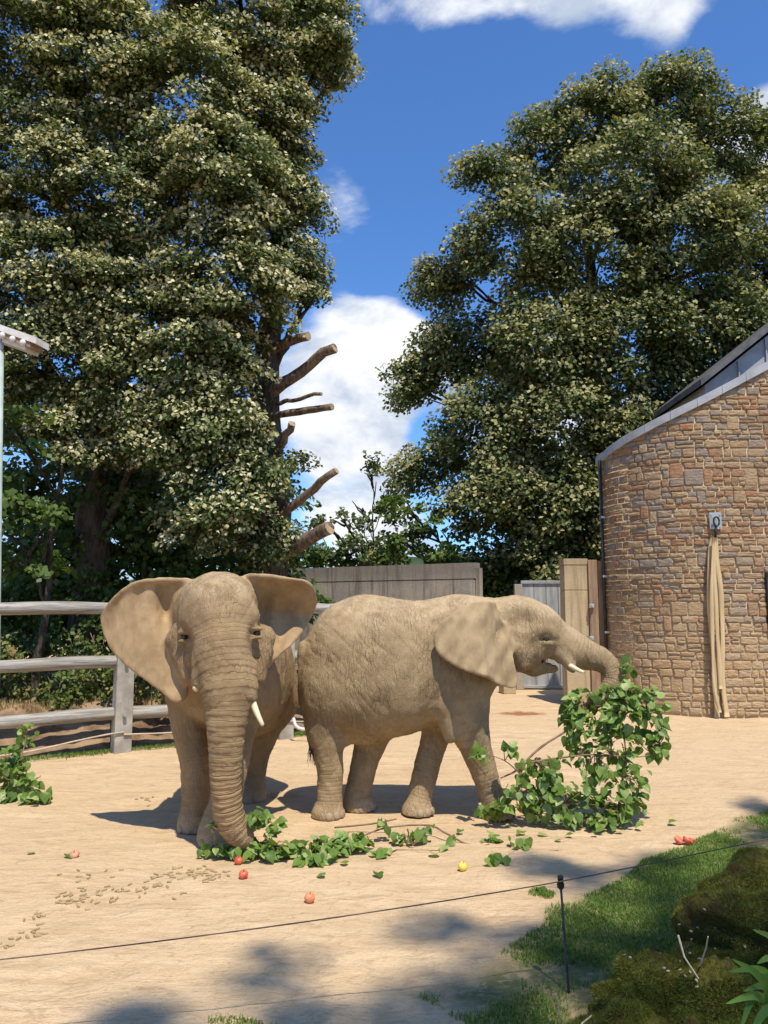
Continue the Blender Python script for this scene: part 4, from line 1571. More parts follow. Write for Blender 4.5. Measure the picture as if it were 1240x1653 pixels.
def ring_attr(V, chains):
    rc, rw = np.zeros(len(V)), np.zeros(len(V))
    best = np.full(len(V), 9.0)
    for c, amp in chains:
        L = 0.0
        for i in range(len(c) - 1):
            a, b = c[i][:3], c[i + 1][:3]
            ba = b - a
            l = np.linalg.norm(ba)
            t = np.clip(((V - a) @ ba) / (l * l + 1e-9), 0, 1)
            d = np.linalg.norm(V - a - t[:, None] * ba, axis=1)
            r = c[i][3] + (c[i + 1][3] - c[i][3]) * t
            q = d / r
            m = (q < best) & (q < 1.5)
            best[m] = q[m]
            rc[m] = L + t[m] * l
            f = i / (len(c) - 1)
            fade = np.clip(f * 5, 0, 1)
            rw[m] = amp * np.clip((1.42 - q[m]) / 0.2, 0, 1) * fade
            L += l
    return rc, rw


def ear_points(outline, depth, step=1.15):
    """outline in photo pixels, smoothed; depth(px,py,edge distance) -> Y"""
    o = [tuple(q) for q in catmull([(*p, 0) for p in outline] + [(*outline[0], 0)], 5)]
    poly = [(a[0], a[1]) for a in o]
    xs = [a[0] for a in poly]
    ys = [a[1] for a in poly]
    gx, gy = np.meshgrid(np.arange(min(xs), max(xs), step), np.arange(min(ys), max(ys), step))
    gx, gy = gx.ravel(), gy.ravel()
    m = in_poly(gx, gy, poly)
    gx, gy = gx[m], gy[m]
    ex, ey = np.array(xs), np.array(ys)
    gx, gy = np.concatenate([gx, ex]), np.concatenate([gy, ey])
    ed = edge_dist(gx, gy, poly)
    Y = depth(gx, gy, ed)
    pts = np.array([P(a, b, c) for a, b, c in zip(gx, gy, Y)])
    return pts, ed


def Pr(px, py, Y, r):
    return (*P(px, py, Y), r)


def finish_elephant(fld, chains, root, mat, dustz, seed, name):
    V, Q = fld.mesh()
    V = smooth_verts(V, Q, 3, 0.5)
    N = vert_normals(V, Q)
    earw = np.clip(1 - (fld.sample(fld.E, V) - 0.0) / 0.05, 0, 1) if fld.E is not None else np.zeros(len(V))
    rc, rw = ring_attr(V, chains)
    rw = rw * (1 - earw)
    # soft folds and sagging of the hide
    body = (1 - earw) * (1 - 0.8 * np.clip(rw, 0, 1))
    sc = np.array([1.0, 1.0, 0.6])
    n1 = fbm(V * sc * 4.5, 3, seed)
    n2 = 1 - np.abs(fbm(V * np.array([9.0, 9.0, 5.0]), 2, seed + 3)) * 2
    V = V + N * (body * (0.011 * n1 - 0.004 * np.clip(n2, 0, 1)))[:, None]
    V = V + N * (rw * 0.0035 * np.sin(rc * 2 * math.pi / 0.08 + 2.5 * n1))[:, None]
    for sg, sd in ((1, 5), (-1, 9)):
        u = (V[:, 0] + 0.5 * V[:, 1]) * 0.78 + sg * V[:, 2] * 0.62
        v = (V[:, 0] + 0.5 * V[:, 1]) * -0.62 * sg + V[:, 2] * 0.78
        wgt = np.clip(0.5 + sg * 2.2 * vnoise(V * 1.3, seed + 21), 0, 1)
        rid = np.clip(1 - np.abs(fbm(np.stack([u * 9, v * 1.6, V[:, 1] * 2], 1), 2, seed + sd)) * 4, 0, 1)
        V = V - N * (body * wgt * 0.007 * rid)[:, None]
    V = V + N * (earw * 0.010 * n1)[:, None]
    V[:, 2] = np.maximum(V[:, 2], 0.004)
    dust = np.clip((V[:, 2] - dustz) / 0.5, 0, 1) * np.clip(N[:, 2] * 1.6, 0, 1)
    dust = np.maximum(dust, 0.8 * np.clip((0.30 - V[:, 2]) / 0.3, 0, 1))
    me = mesh_np(name, V, Q.astype(np.int32), True, {'ringc': ('POINT', rc), 'ringw': ('POINT', rw), 'earw': ('POINT', earw), 'dust': ('POINT', dust)})
    part("body", me, mat, root)


def tusk(root, a, b, r0, r1, curve, label=None):
    a, b = Vector(a), Vector(b)
    pts, rad = [], []
    for t in np.linspace(0, 1, 9):
        pts.append(a.lerp(b, t) + Vector(curve) * (t * t - t) * -1)
        rad.append(r0 + (r1 - r0) * t)
    pts.append(pts[-1] + (pts[-1] - pts[-2]).normalized() * r1 * 0.6)
    rad.append(r1 * 0.45)
    mb = MB()
    mb.tube(pts, rad, 14)
    part("tusk", mb.mesh("tusk", auto=60), M['ivory'], root)


def eye(root, c, r, look):
    mb = MB()
    mb.ball(c, r, 3)
    part("eye", mb.mesh("eye", True), M['eye'], root)


def nails(root, foot, r, facing, n=4):
    f = math.atan2(facing[1], facing[0])
    for k in range(n):
        a = f + (k - (n - 1) / 2) * 0.52
        c = Vector((foot[0] + math.cos(a) * r * 1.005, foot[1] + math.sin(a) * r * 1.005, 0.05))
        mb = MB()
        mb.ball(c, (0.02, 0.043, 0.046), 2, Matrix.Rotation(a, 3, 'Z') @ Matrix.Rotation(-0.25, 3, 'Y'))
        part("toenail", mb.mesh("toenail", True), M['nail'], root)


VOX = 0.0145

# ------------------------------------------------------------------ elephant facing the visitors
f1 = Field((-3.25, 6.95, -0.05), (-0.45, 10.55, 2.85), VOX)
f1.loft(1, [(7.75, -1.64, 1.65, 2.05, 0.05), (7.95, -1.64, 1.15, 2.14, 0.36), (8.3, -1.66, 0.98, 2.18, 0.50), (8.7, -1.68, 0.84, 2.22, 0.57), (9.2, -1.70, 0.76, 2.26, 0.63),
            (9.65, -1.70, 0.80, 2.22, 0.61), (10.05, -1.70, 0.98, 2.05, 0.46), (10.3, -1.70, 1.25, 1.85, 0.2), (10.4, -1.70, 1.5, 1.6, 0.03)])
ch1 = []
ch1.append((f1.chain([Pr(306, 1080, 8.32, 0.25), Pr(302, 1150, 8.28, 0.195), Pr(311, 1205, 8.26, 0.160), Pr(318, 1272, 8.26, 0.145), Pr(317, 1308, 8.27, 0.148), Pr(315, 1326, 8.27, 0.172), Pr(315, 1334, 8.27, 0.178)], 0.12), 0.24))
ch1.append((f1.chain([Pr(398, 1100, 8.25, 0.25), Pr(384, 1180, 8.10, 0.18), Pr(373, 1250, 8.0, 0.150), Pr(362, 1305, 7.88, 0.158), Pr(356, 1342, 7.84, 0.20), Pr(355, 1352, 7.83, 0.212)], 0.12), 0.24))
ch1.append((f1.chain([(-1.38, 9.65, 1.25, 0.36), (-1.47, 9.55, 0.85, 0.23), (-1.56, 9.55, 0.5, 0.165), (-1.58, 9.5, 0.22, 0.155), (-1.585, 9.47, 0.08, 0.178), (-1.585, 9.47, 0.03, 0.18)], 0.12), 0.24))
ch1.append((f1.chain([(-2.0, 9.7, 1.25, 0.36), (-1.97, 9.75, 0.85, 0.23), (-1.95, 9.85, 0.5, 0.165), (-1.95, 9.9, 0.22, 0.155), (-1.95, 9.9, 0.08, 0.178), (-1.95, 9.9, 0.03, 0.18)], 0.12), 0.24))
# head
f1.capsule(P(352, 1010, 8.05), P(352, 1030, 8.55), 0.42, 0.46, 0.2)
f1.ell(P(351, 984, 7.86), (0.425, 0.40, 0.385), 0.12)
f1.ell(P(353, 975, 7.66), (0.315, 0.25, 0.27), 0.14)
f1.ell(P(355, 1032, 7.70), (0.375, 0.32, 0.36), 0.12)
f1.ell(P(362, 1095, 7.72), (0.25, 0.24, 0.30), 0.12)
f1.capsule(P(306, 1000, 7.56), P(312, 1012, 7.52), 0.085, 0.075, 0.12)
f1.capsule(P(406, 996, 7.56), P(399, 1008, 7.52), 0.085, 0.075, 0.12)
f1.capsule(P(286, 1035, 7.74), P(308, 1092, 7.66), 0.12, 0.10, 0.12)
f1.capsule(P(426, 1031, 7.74), P(414, 1092, 7.66), 0.12, 0.10, 0.12)
tr1 = f1.chain([Pr(356, 985, 7.56, 0.27), Pr(360, 1030, 7.46, 0.275), Pr(364, 1070, 7.38, 0.258), Pr(367, 1105, 7.31, 0.232), Pr(368, 1137, 7.28, 0.200), Pr(366, 1170, 7.26, 0.172), Pr(365, 1205, 7.25, 0.150), Pr(364, 1240, 7.26, 0.136),
                Pr(365, 1275, 7.28, 0.128), Pr(368, 1305, 7.32, 0.128), Pr(374, 1328, 7.36, 0.124), Pr(384, 1344, 7.40, 0.108), Pr(396, 1354, 7.42, 0.085)], 0.14, 4)
ch1.append((tr1, 1.0))
f1.capsule(P(328, 1060, 7.42), P(318, 1103, 7.33), 0.095, 0.062, 0.08)
f1.capsule(P(396, 1072, 7.40), P(405, 1124, 7.31), 0.105, 0.068, 0.08)
# eye sockets and lids, the long hollow below each eye
for (ex, ey, s_) in ((297, 1028, -1), (415, 1022, 1)):
    f1.ell(P(ex + s_ * 1, ey + 14, 7.43), (0.055, 0.11, 0.15), 0.08, True)
    f1.ell(P(ex, ey + 1, 7.44), (0.06, 0.09, 0.05), 0.05, True)
    f1.capsule(P(ex - 7, ey - 7, 7.50), P(ex + 7, ey - 7, 7.50), 0.026, 0.026, 0.04)
    f1.capsule(P(ex - 7, ey + 7, 7.51), P(ex + 7, ey + 7, 7.51), 0.022, 0.022, 0.04)
# ears
EL = [(302, 936), (268, 935), (238, 936), (212, 943), (186, 962), (165, 988), (164, 1008), (176, 1040), (198, 1068), (236, 1098), (264, 1117), (284, 1131), (296, 1126), (299, 1110), (293, 1085), (296, 1055), (290, 1020), (300, 985), (318, 955)]


def dep_l(x, y, ed):
    t = np.clip((300 - x) / 138, 0, 1)               # from the head outwards
    v = np.clip((y - 935) / 195, 0, 1)
    Y = 7.93 - 0.10 * np.sin(t * 2.6) + 0.16 * np.exp(-((x - 268) / 16) ** 2 - ((y - 985) / 34) ** 2)
    Y = Y + 0.14 * t * t - 0.22 * v * (1 - 0.5 * t)
    Y = Y + 0.018 * np.sin(x * 0.22 + y * 0.10) * t * np.clip(1.3 - ed / 40, 0, 1)
    Y = Y - 0.06 * np.clip(1 - ed / 13, 0, 1) * np.clip((1000 - y) / 60, 0, 1)      # rolled upper rim
    return Y


pt, ed = ear_points(EL, dep_l)
f1.sheet(pt, 0.016 + 0.006 * np.clip(1 - ed / 10, 0, 1) + 0.012 * np.clip((pt[:, 0] + 2.35) / 0.4, 0, 1), 0.05)
ER = [(396, 930), (412, 928), (438, 929), (468, 934), (494, 939), (507, 953), (510, 972), (502, 994), (487, 1020), (468, 1042), (450, 1057), (434, 1076), (424, 1080), (414, 1055), (410, 1010), (402, 970), (390, 945)]


def dep_r(x, y, ed):
    t = np.clip((x - 400) / 108, 0, 1)
    top = 930 + 8 * t
    v = np.clip((y - top) / 150, 0, 1)
    Y = 7.70 + 0.36 * np.clip(v / 0.36, 0, 1) ** 0.75 - 0.30 * np.clip((v - 0.40) / 0.45, 0, 1)
    Y = Y + 0.10 * t + 0.03 * np.sin(x * 0.14 + y * 0.05)
    Y = np.where(t < 0.2, Y * (t / 0.2) + 7.95 * (1 - t / 0.2), Y)
    return Y


pt, ed = ear_points(ER, dep_r, 1.0)
f1.sheet(pt, 0.017 + 0.008 * np.clip(1 - ed / 10, 0, 1), 0.05)
r1 = thing("african_elephant", "elephant facing the visitors with spread ears and lowered trunk", "elephant", (-1.66, 8.9, 0), "elephants in the sandy yard")
finish_elephant(f1, ch1, r1, M['skin1'], 2.0, 61, "elephant_body")
del f1
for (ex, ey) in ((297, 1028), (415, 1022)):
    eye(r1, P(ex, ey, 7.535), 0.036, None)
tusk(r1, P(402, 1118, 7.33), P(424, 1170, 7.22), 0.042, 0.018, (0.0, -0.03, -0.05))
tusk(r1, P(319, 1096, 7.36), P(317, 1112, 7.30), 0.045, 0.036, (0, 0, 0))
nails(r1, P(315, 1334, 8.27), 0.178, (0.1, -1))
nails(r1, P(355, 1352, 7.83), 0.212, (-0.2, -1), 3)
nails(r1, (-1.585, 9.47, 0), 0.18, (0.1, -1), 3)

# ------------------------------------------------------------------ elephant walking to the right
E2Y = 8.92
f2 = Field((-1.15, 7.95, -0.05), (3.0, 9.75, 2.75), VOX)


def st(px, top, bot, w, Y=E2Y):
    a, b = P(px, top, Y), P(px, bot, Y)
    return (a[0], Y, b[2], a[2], w)


f2.loft(0, [st(484, 1075, 1100, 0.03), st(490, 1050, 1125, 0.20), st(500, 1022, 1145, 0.34), st(520, 991, 1165, 0.46), st(548, 970, 1182, 0.53), st(580, 960, 1192, 0.57), st(620, 962, 1192, 0.60),
            st(660, 969, 1184, 0.60), st(700, 966, 1172, 0.56), st(735, 959, 1162, 0.49), st(775, 962, 1130, 0.40), st(815, 968, 1090, 0.32), st(845, 975, 1070, 0.2), st(858, 1000, 1050, 0.03)])
ch2 = []
NH, FH = 8.76, 9.08
ch2.append((f2.chain([Pr(532, 1105, NH + 0.02, 0.33), Pr(526, 1150, NH, 0.255), Pr(526, 1190, NH, 0.200), Pr(532, 1235, NH, 0.146), Pr(532, 1280, NH, 0.132), Pr(531, 1303, NH, 0.140), Pr(529, 1314, NH, 0.168), Pr(529, 1318, NH, 0.172)], 0.14), 0.24))
ch2.append((f2.chain([Pr(605, 1140, FH, 0.28), Pr(600, 1190, FH, 0.195), Pr(588, 1235, FH, 0.148), Pr(579, 1275, FH, 0.140), Pr(578, 1292, FH, 0.150), Pr(580, 1303, FH, 0.178), Pr(580, 1307, FH, 0.18)], 0.12), 0.24))
ch2.append((f2.chain([Pr(716, 1120, FH - 0.06, 0.24), Pr(704, 1185, FH - 0.06, 0.165), Pr(690, 1235, FH - 0.1, 0.142), Pr(678, 1285, FH - 0.15, 0.132), Pr(675, 1303, FH - 0.17, 0.145), Pr(674, 1312, FH - 0.18, 0.172), Pr(674, 1316, FH - 0.18, 0.176)], 0.12), 0.24))
ch2.append((f2.chain([Pr(742, 1075, NH + 0.02, 0.33), Pr(748, 1130, NH - 0.02, 0.285), Pr(757, 1175, NH - 0.03, 0.215), Pr(773, 1220, NH - 0.02, 0.160), Pr(787, 1262, NH, 0.134), Pr(798, 1296, NH, 0.134), Pr(804, 1310, NH, 0.158), Pr(805, 1316, NH, 0.165)], 0.14), 0.24))
# belly fold in front of the hind leg, elbow fold
f2.capsule(P(565, 1165, 8.72), P(560, 1196, 8.74), 0.10, 0.05, 0.10)
f2.capsule(P(715, 1140, 8.50), P(727, 1188, 8.58), 0.10, 0.085, 0.08)
# udder between the legs
f2.ell(P(590, 1192, 8.92), (0.22, 0.2, 0.07), 0.08)
# head
f2.ell(P(842, 1012, E2Y), (0.33, 0.34, 0.33), 0.12)
f2.ell(P(832, 988, E2Y), (0.25, 0.22, 0.165), 0.10)
f2.ell(P(868, 1008, E2Y), (0.24, 0.25, 0.22), 0.10)
f2.ell(P(850, 1050, E2Y), (0.22, 0.29, 0.22), 0.10)
tr2 = f2.chain([Pr(866, 1016, E2Y, 0.25), Pr(898, 1034, E2Y, 0.222), Pr(924, 1048, E2Y, 0.196), Pr(948, 1057, E2Y, 0.162), Pr(969, 1065, E2Y - 0.02, 0.134), Pr(984, 1078, E2Y - 0.05, 0.110), Pr(989, 1097, E2Y - 0.09, 0.097),
                Pr(980, 1116, E2Y - 0.12, 0.088), Pr(962, 1131, E2Y - 0.14, 0.078), Pr(940, 1143, E2Y - 0.15, 0.066), Pr(920, 1157, E2Y - 0.16, 0.05)], 0.10, 4)
ch2.append((tr2, 0.42))
# open mouth: lower jaw with pointed lip, gap above it
f2.capsule(P(836, 1056, E2Y), P(862, 1074, E2Y), 0.205, 0.125, 0.10)
f2.capsule(P(862, 1077, E2Y), P(890, 1079, E2Y), 0.115, 0.062, 0.05)
f2.capsule(P(890, 1078, E2Y), P(899, 1081, E2Y), 0.058, 0.030, 0.03)
f2.capsule((*P(898, 1069, E2Y - 0.3)[:1], E2Y - 0.3, P(898, 1069, E2Y)[2]), (P(898, 1069, E2Y)[0], E2Y + 0.3, P(898, 1069, E2Y)[2]), 0.024, 0.024, 0.03, True)
f2.capsule((P(884, 1066, E2Y)[0], E2Y - 0.3, P(884, 1066, E2Y)[2]), (P(884, 1066, E2Y)[0], E2Y + 0.3, P(884, 1066, E2Y)[2]), 0.022, 0.022, 0.03, True)
f2.capsule((P(872, 1066, E2Y)[0], E2Y - 0.3, P(872, 1066, E2Y)[2]), (P(872, 1066, E2Y)[0], E2Y + 0.3, P(872, 1066, E2Y)[2]), 0.016, 0.016, 0.03, True)
# cheek, temple hollow, brow
f2.capsule(P(832, 1046, 8.68), P(842, 1072, 8.70), 0.11, 0.09, 0.08)
f2.ell(P(848, 1000, 8.58), (0.12, 0.07, 0.11), 0.10, True)
ye2 = f2.surf(881, 1031)
f2.capsule(P(868, 1017, ye2 + 0.05), P(894, 1021, ye2 + 0.05), 0.05, 0.045, 0.07)
f2.ell(P(881, 1032, ye2 - 0.005), (0.075, 0.05, 0.06), 0.04, True)
f2.capsule(P(873, 1025, ye2 + 0.025), P(890, 1027, ye2 + 0.025), 0.025, 0.024, 0.025)
f2.capsule(P(873, 1037, ye2 + 0.03), P(890, 1038, ye2 + 0.03), 0.022, 0.022, 0.025)
f2.capsule(P(905, 1058, 8.76), P(924, 1078, 8.74), 0.07, 0.05, 0.06)
# tail
tail = f2.chain([Pr(494, 1045, 8.80, 0.085), Pr(489, 1085, 8.74, 0.055), Pr(490, 1130, 8.70, 0.042), Pr(496, 1170, 8.68, 0.034), Pr(503, 1196, 8.67, 0.026)], 0.06)
ch2.append((tail, 0.3))
E2 = [(800, 972), (770, 970), (742, 983), (716, 1003), (703, 1026), (704, 1046), (720, 1064), (748, 1081), (784, 1092), (806, 1106), (826, 1111), (835, 1106), (834, 1086), (828, 1062), (826, 1042), (820, 1018), (806, 996)]


def dep_2(x, y, ed):
    t = np.clip((822 - x) / 118, 0, 1)
    v = np.clip((y - 970) / 140, 0, 1)
    Y = 8.60 - 0.26 * np.clip(t / 0.35, 0, 1) - 0.06 * np.sin(t * 3.0) - 0.10 * v
    Y = Y + 0.10 * np.exp(-((x - 806) / 12) ** 2 - ((y - 1015) / 26) ** 2)
    Y = Y + 0.014 * np.sin(x * 0.2 + y * 0.12) * np.clip(1.4 - ed / 35, 0, 1)
    Y = Y + 0.05 * np.clip((1000 - y) / 30, 0, 1)
    return Y


pt, ed = ear_points(E2, dep_2)
f2.sheet(pt, 0.016 + 0.005 * np.clip(1 - ed / 10, 0, 1), 0.045)
r2 = thing("african_elephant", "elephant walking side-on and holding a leafy branch in its trunk", "elephant", (0.5, 8.92, 0), "elephants in the sandy yard")
finish_elephant(f2, ch2, r2, M['skin2'], 1.7, 71, "elephant_body")
del f2
eye(r2, P(881, 1031.5, ye2 + 0.038), 0.036, None)
eye(r2, (P(881, 1031, ye2)[0] + 0.02, 2 * E2Y - ye2 - 0.05, P(881, 1031, ye2)[2]), 0.036, None)
tusk(r2, P(916, 1072, 8.73), P(941, 1085, 8.62), 0.034, 0.018, (0, 0, -0.02))
tusk(r2, P(918, 1072, 9.08), P(943, 1085, 9.2), 0.034, 0.018, (0, 0, -0.02))
for ft, rr in ((P(529, 1318, NH), 0.172), (P(580, 1307, FH), 0.18), (P(674, 1316, FH - 0.18), 0.176), (P(805, 1316, NH), 0.165)):
    nails(r2, ft, rr, (0.8, -0.6))
rg = random.Random(3)
tb = Vector(P(503, 1194, 8.67))
mb = MB()
for k in range(46):
    e = tb + Vector((rg.uniform(-0.05, 0.11), rg.uniform(-0.06, 0.06), rg.uniform(-0.30, -0.10)))
    a = tb + Vector((rg.uniform(-0.02, 0.02), rg.uniform(-0.02, 0.02), rg.uniform(-0.02, 0.08)))
    mb.tube([a, a.lerp(e, 0.5) + Vector((rg.uniform(-0.02, 0.02), 0, 0)), e], [0.004, 0.0035, 0.0015], 4)
part("tail_hair", mb.mesh("tail_hair"), M['hair'], r2)


# ================================================================== BRANCHES, FEED, PLANTS
def leaf_mesh(k):
    """heart-shaped linden leaf with a folded midrib and a short stalk, tip along +Y, about 1 unit long"""
    rg = random.Random(k)
    out = [(0.0, 0.0), (0.20, -0.07), (0.38, 0.04), (0.46, 0.24), (0.40, 0.48), (0.24, 0.70), (0.0, 1.0), (-0.24, 0.72), (-0.40, 0.50), (-0.45, 0.25), (-0.36, 0.04), (-0.19, -0.07)]
    cup, bend = rg.uniform(0.12, 0.34), rg.uniform(0.05, 0.35)

    def z(x, y):
        return cup * abs(x) - bend * y * y + 0.05 * math.sin(9 * y + 5 * x + k)
    V = [(x, y, z(x, y)) for x, y in out]
    mids = [(0, 0.25), (0, 0.55)]
    V += [(x, y, z(x, y) - 0.02) for x, y in mids]
    F = [(0, 1, 2, 12), (12, 2, 3), (12, 3, 4, 13), (13, 4, 5), (13, 5, 6), (6, 7, 13), (13, 7, 8), (8, 9, 12, 13), (12, 9, 10), (12, 10, 11, 0)]
    b = len(V)
    V += [(0.012, 0.02, 0.0), (-0.012, 0.02, 0.0), (-0.012, -0.34, 0.06), (0.012, -0.34, 0.06)]
    F += [(b, b + 1, b + 2, b + 3)]
    me = mesh_np("leaf", np.array(V), F, True)
    me.materials.append(M['cutleaf'])
    return me


LEAFM = [leaf_mesh(k) for k in range(6)]


def leaf_xf(rg, p, size, out, flat=0.0):
    """matrix: leaf at p, tip pointing roughly along out and drooping, blade tilted to the light"""
    tip = Vector(out) * 0.8 + Vector((rg.uniform(-1, 1), rg.uniform(-1, 1), rg.uniform(-1.1, 0.25) * (1 - flat))) * 0.8
    tip.normalize()
    nz = Vector((rg.uniform(-0.7, 0.7) + 0.1, (rg.uniform(-0.9, 0.3) - 0.25) * (1 - flat * 0.6), 0.8 + flat))
    x = tip.cross(nz).normalized()
    nz = x.cross(tip)
    R = Matrix((x, tip, nz)).transposed()
    return Matrix.Translation(p) @ R.to_4x4() @ Matrix.Diagonal((size, size, size, 1))


def leafy_branch(label, blobs_, stems, seed, size=(0.085, 0.15), limit=300, base=None, dens=1.0):
    """blobs: (px,py,rx,ry,n,Y, flat); stems: [(points (px,py,Y), r0, r1)]"""
    rg = random.Random(seed)
    base = base or G(blobs_[0][0], blobs_[0][1] + blobs_[0][3])
    blobs_ = [(*q[:4], int(q[4] * dens), *q[5:]) for q in blobs_]
    root = thing("leafy_branch", label, "branch", base, "cut leafy branches fed to the elephants")
    allp = []
    for pts, r0, r1 in stems:
        w3 = [Vector(P(a, b, c)) for a, b, c in pts]
        for q in w3:
            q.z = max(q.z, r0 * 0.8)
        cm = [Vector(q) for q in catmull([tuple(q) for q in w3], 5)]
        allp += cm
        mb = MB()
        mb.tube(cm, [r0 + (r1 - r0) * i / (len(cm) - 1) for i in range(len(cm))], 7, True, None, 0.06, seed)
        part("stem", mb.mesh("stem", True), M['twig'], root)
    items = []
    for (px, py, rx, ry, n, Y, flat) in blobs_:
        c = Vector(P(px, py, Y))
        near = min(allp, key=lambda q: (q - c).length)
        s = Y / FPX
        tw = MB()
        ends = []
        for q in range(max(2, n // 5)):
            a = rg.uniform(0, 2 * math.pi)
            rr = math.sqrt(rg.random()) * 0.85
            e = c + Vector((math.cos(a) * rx * s * rr, rg.uniform(-0.5, 0.5) * (rx + ry) * s * 0.6, math.sin(a) * ry * s * rr))
            e.z = max(e.z, 0.015)
            m = near.lerp(e, 0.55) + Vector((rg.uniform(-0.04, 0.04), rg.uniform(-0.04, 0.04), rg.uniform(-0.02, 0.06)))
            m.z = max(m.z, 0.01)
            tw.tube([near, m, e], [0.0055, 0.004, 0.002], 5)
            ends.append((m, e))
        part("twig", tw.mesh("twig", True), M['twig'], root, kind="stuff")
        for q in range(n):
            m, e = rg.choice(ends)
            t = rg.uniform(0.25, 1.08)
            p = m.lerp(e, t) + Vector((rg.gauss(0, 1) * 0.034, rg.gauss(0, 1) * 0.034, rg.gauss(0, 1) * 0.032))
            if rg.random() < 0.55:
                a = rg.uniform(0, 2 * math.pi)
                rr = math.sqrt(rg.random())
                p = c + Vector((math.cos(a) * rx * s * rr, rg.uniform(-0.5, 0.5) * (rx + ry) * s * 0.6, math.sin(a) * ry * s * rr))
            p.z = max(p.z, 0.02)
            o = (e - m)
            o = o.normalized() if o.length > 1e-4 else Vector((0, 0, 1))
            sz = rg.uniform(*size)
            Mx = leaf_xf(rg, p, sz, o, flat)
            low = min((Mx @ v.co).z for v in LEAFM[0].vertices)
            if low < 0.008:
                Mx = Matrix.Translation((0, 0, 0.008 - low)) @ Mx
            items.append(Mx)
    rg.shuffle(items)
    rest = MB()
    off = Matrix.Translation(-Vector(base))
    for k, Mx in enumerate(items):
        if k < limit:
            o = link("leaf", LEAFM[k % 6], None, root)
            o.matrix_local = off @ Mx
        else:
            me = LEAFM[k % 6]
            rest.add([Mx @ v.co for v in me.vertices], [tuple(f.vertices) for f in me.polygons])
    if rest.v:
        me = rest.mesh("leaf_mass", True)
        at = me.attributes.new('tint', 'FLOAT', 'FACE')
        vals = np.repeat(np.random.default_rng(seed).random(len(me.polygons) // 11 + 1), 11)[:len(me.polygons)]
        at.data.foreach_set('value', vals.astype(np.float32))
        part("leaf_mass", me, M['cutleaf_mass'], root, kind="stuff")
    return root


# the branch the walking elephant holds
leafy_branch("big leafy branch hanging from the walking elephant's trunk to the ground",
             [(985, 1122, 24, 16, 26, 8.66, 0), (945, 1138, 40, 22, 46, 8.66, 0), (1005, 1150, 38, 28, 44, 8.6, 0), (1050, 1145, 22, 38, 40, 8.6, 0), (1062, 1205, 16, 26, 22, 8.6, 0),
              (1013, 1078, 8, 20, 8, 8.75, 0), (990, 1200, 40, 32, 46, 8.55, 0), (935, 1180, 26, 28, 24, 8.6, 0), (1020, 1258, 30, 40, 42, 8.5, 0), (872, 1243, 46, 20, 42, 8.5, 0),
              (850, 1285, 36, 24, 40, 8.45, 0), (920, 1285, 50, 22, 56, 8.45, 0), (1000, 1300, 44, 20, 50, 8.45, 0.2), (780, 1218, 14, 8, 9, 8.4, 0), (818, 1215, 16, 10, 9, 8.45, 0),
              (792, 1306, 24, 13, 26, 8.45, 0.2), (975, 1325, 60, 8, 44, 8.38, 0.8), (930, 1215, 30, 24, 14, 8.55, 0), (925, 1150, 18, 16, 20, 8.62, 0), (1015, 1120, 26, 16, 16, 8.62, 0), (890, 1318, 50, 10, 26, 8.4, 0.6), (965, 1245, 34, 26, 30, 8.52, 0), (985, 1175, 30, 24, 22, 8.58, 0), (1040, 1195, 24, 24, 18, 8.58, 0)],
             [([(975, 1115, 8.72), (930, 1168, 8.62), (875, 1205, 8.55), (848, 1232, 8.5), (838, 1262, 8.47), (842, 1310, 8.45)], 0.010, 0.016),
              ([(848, 1232, 8.5), (900, 1224, 8.5), (960, 1218, 8.5), (1030, 1222, 8.5), (1062, 1215, 8.55)], 0.012, 0.005),
              ([(848, 1232, 8.5), (830, 1246, 8.48), (808, 1256, 8.45)], 0.012, 0.008),
              ([(975, 1115, 8.72), (1000, 1160, 8.65), (1010, 1220, 8.55), (1000, 1290, 8.45), (990, 1325, 8.4)], 0.012, 0.006),
              ([(985, 1120, 8.7), (1020, 1140, 8.65), (1055, 1160, 8.6), (1065, 1200, 8.6)], 0.009, 0.004),
              ([(985, 1120, 8.72), (1005, 1100, 8.75), (1013, 1075, 8.75)], 0.006, 0.003),
              ([(838, 1262, 8.47), (880, 1290, 8.45), (940, 1300, 8.42), (1010, 1312, 8.4)], 0.011, 0.005),
              ([(840, 1250, 8.48), (815, 1228, 8.45), (780, 1216, 8.42)], 0.007, 0.003),
              ([(842, 1300, 8.45), (815, 1308, 8.43), (785, 1312, 8.42)], 0.007, 0.003)], 801, (0.065, 0.125), 300, G(940, 1330), 1.5)

# the branch under the other elephant's trunk
leafy_branch("flattened leafy branch lying under the front-facing elephant's trunk",
             [(410, 1320, 26, 14, 26, 7.42, 0), (440, 1340, 18, 14, 12, 7.4, 0), (395, 1372, 46, 14, 44, 7.40, 0.4), (445, 1375, 40, 14, 40, 7.35, 0.4), (515, 1372, 46, 18, 58, 7.45, 0.5), (570, 1362, 28, 16, 26, 7.55, 0.4),
              (510, 1395, 34, 10, 26, 7.2, 0.6), (345, 1372, 20, 8, 9, 7.4, 0.3), (345, 1335, 12, 6, 4, 7.3, 0)],
             [([(392, 1350, 7.45), (430, 1368, 7.45), (490, 1375, 7.5), (560, 1366, 7.6)], 0.013, 0.006), ([(392, 1352, 7.42), (402, 1330, 7.42), (412, 1308, 7.42)], 0.006, 0.003),
              ([(395, 1352, 7.42), (370, 1358, 7.3), (345, 1368, 7.35)], 0.006, 0.004), ([(490, 1375, 7.5), (515, 1392, 7.3), (530, 1400, 7.2)], 0.006, 0.003),
              ([(372, 1350, 7.28), (356, 1342, 7.26), (342, 1334, 7.26)], 0.005, 0.003)], 802, (0.06, 0.115), 300, G(450, 1385), 1.5)

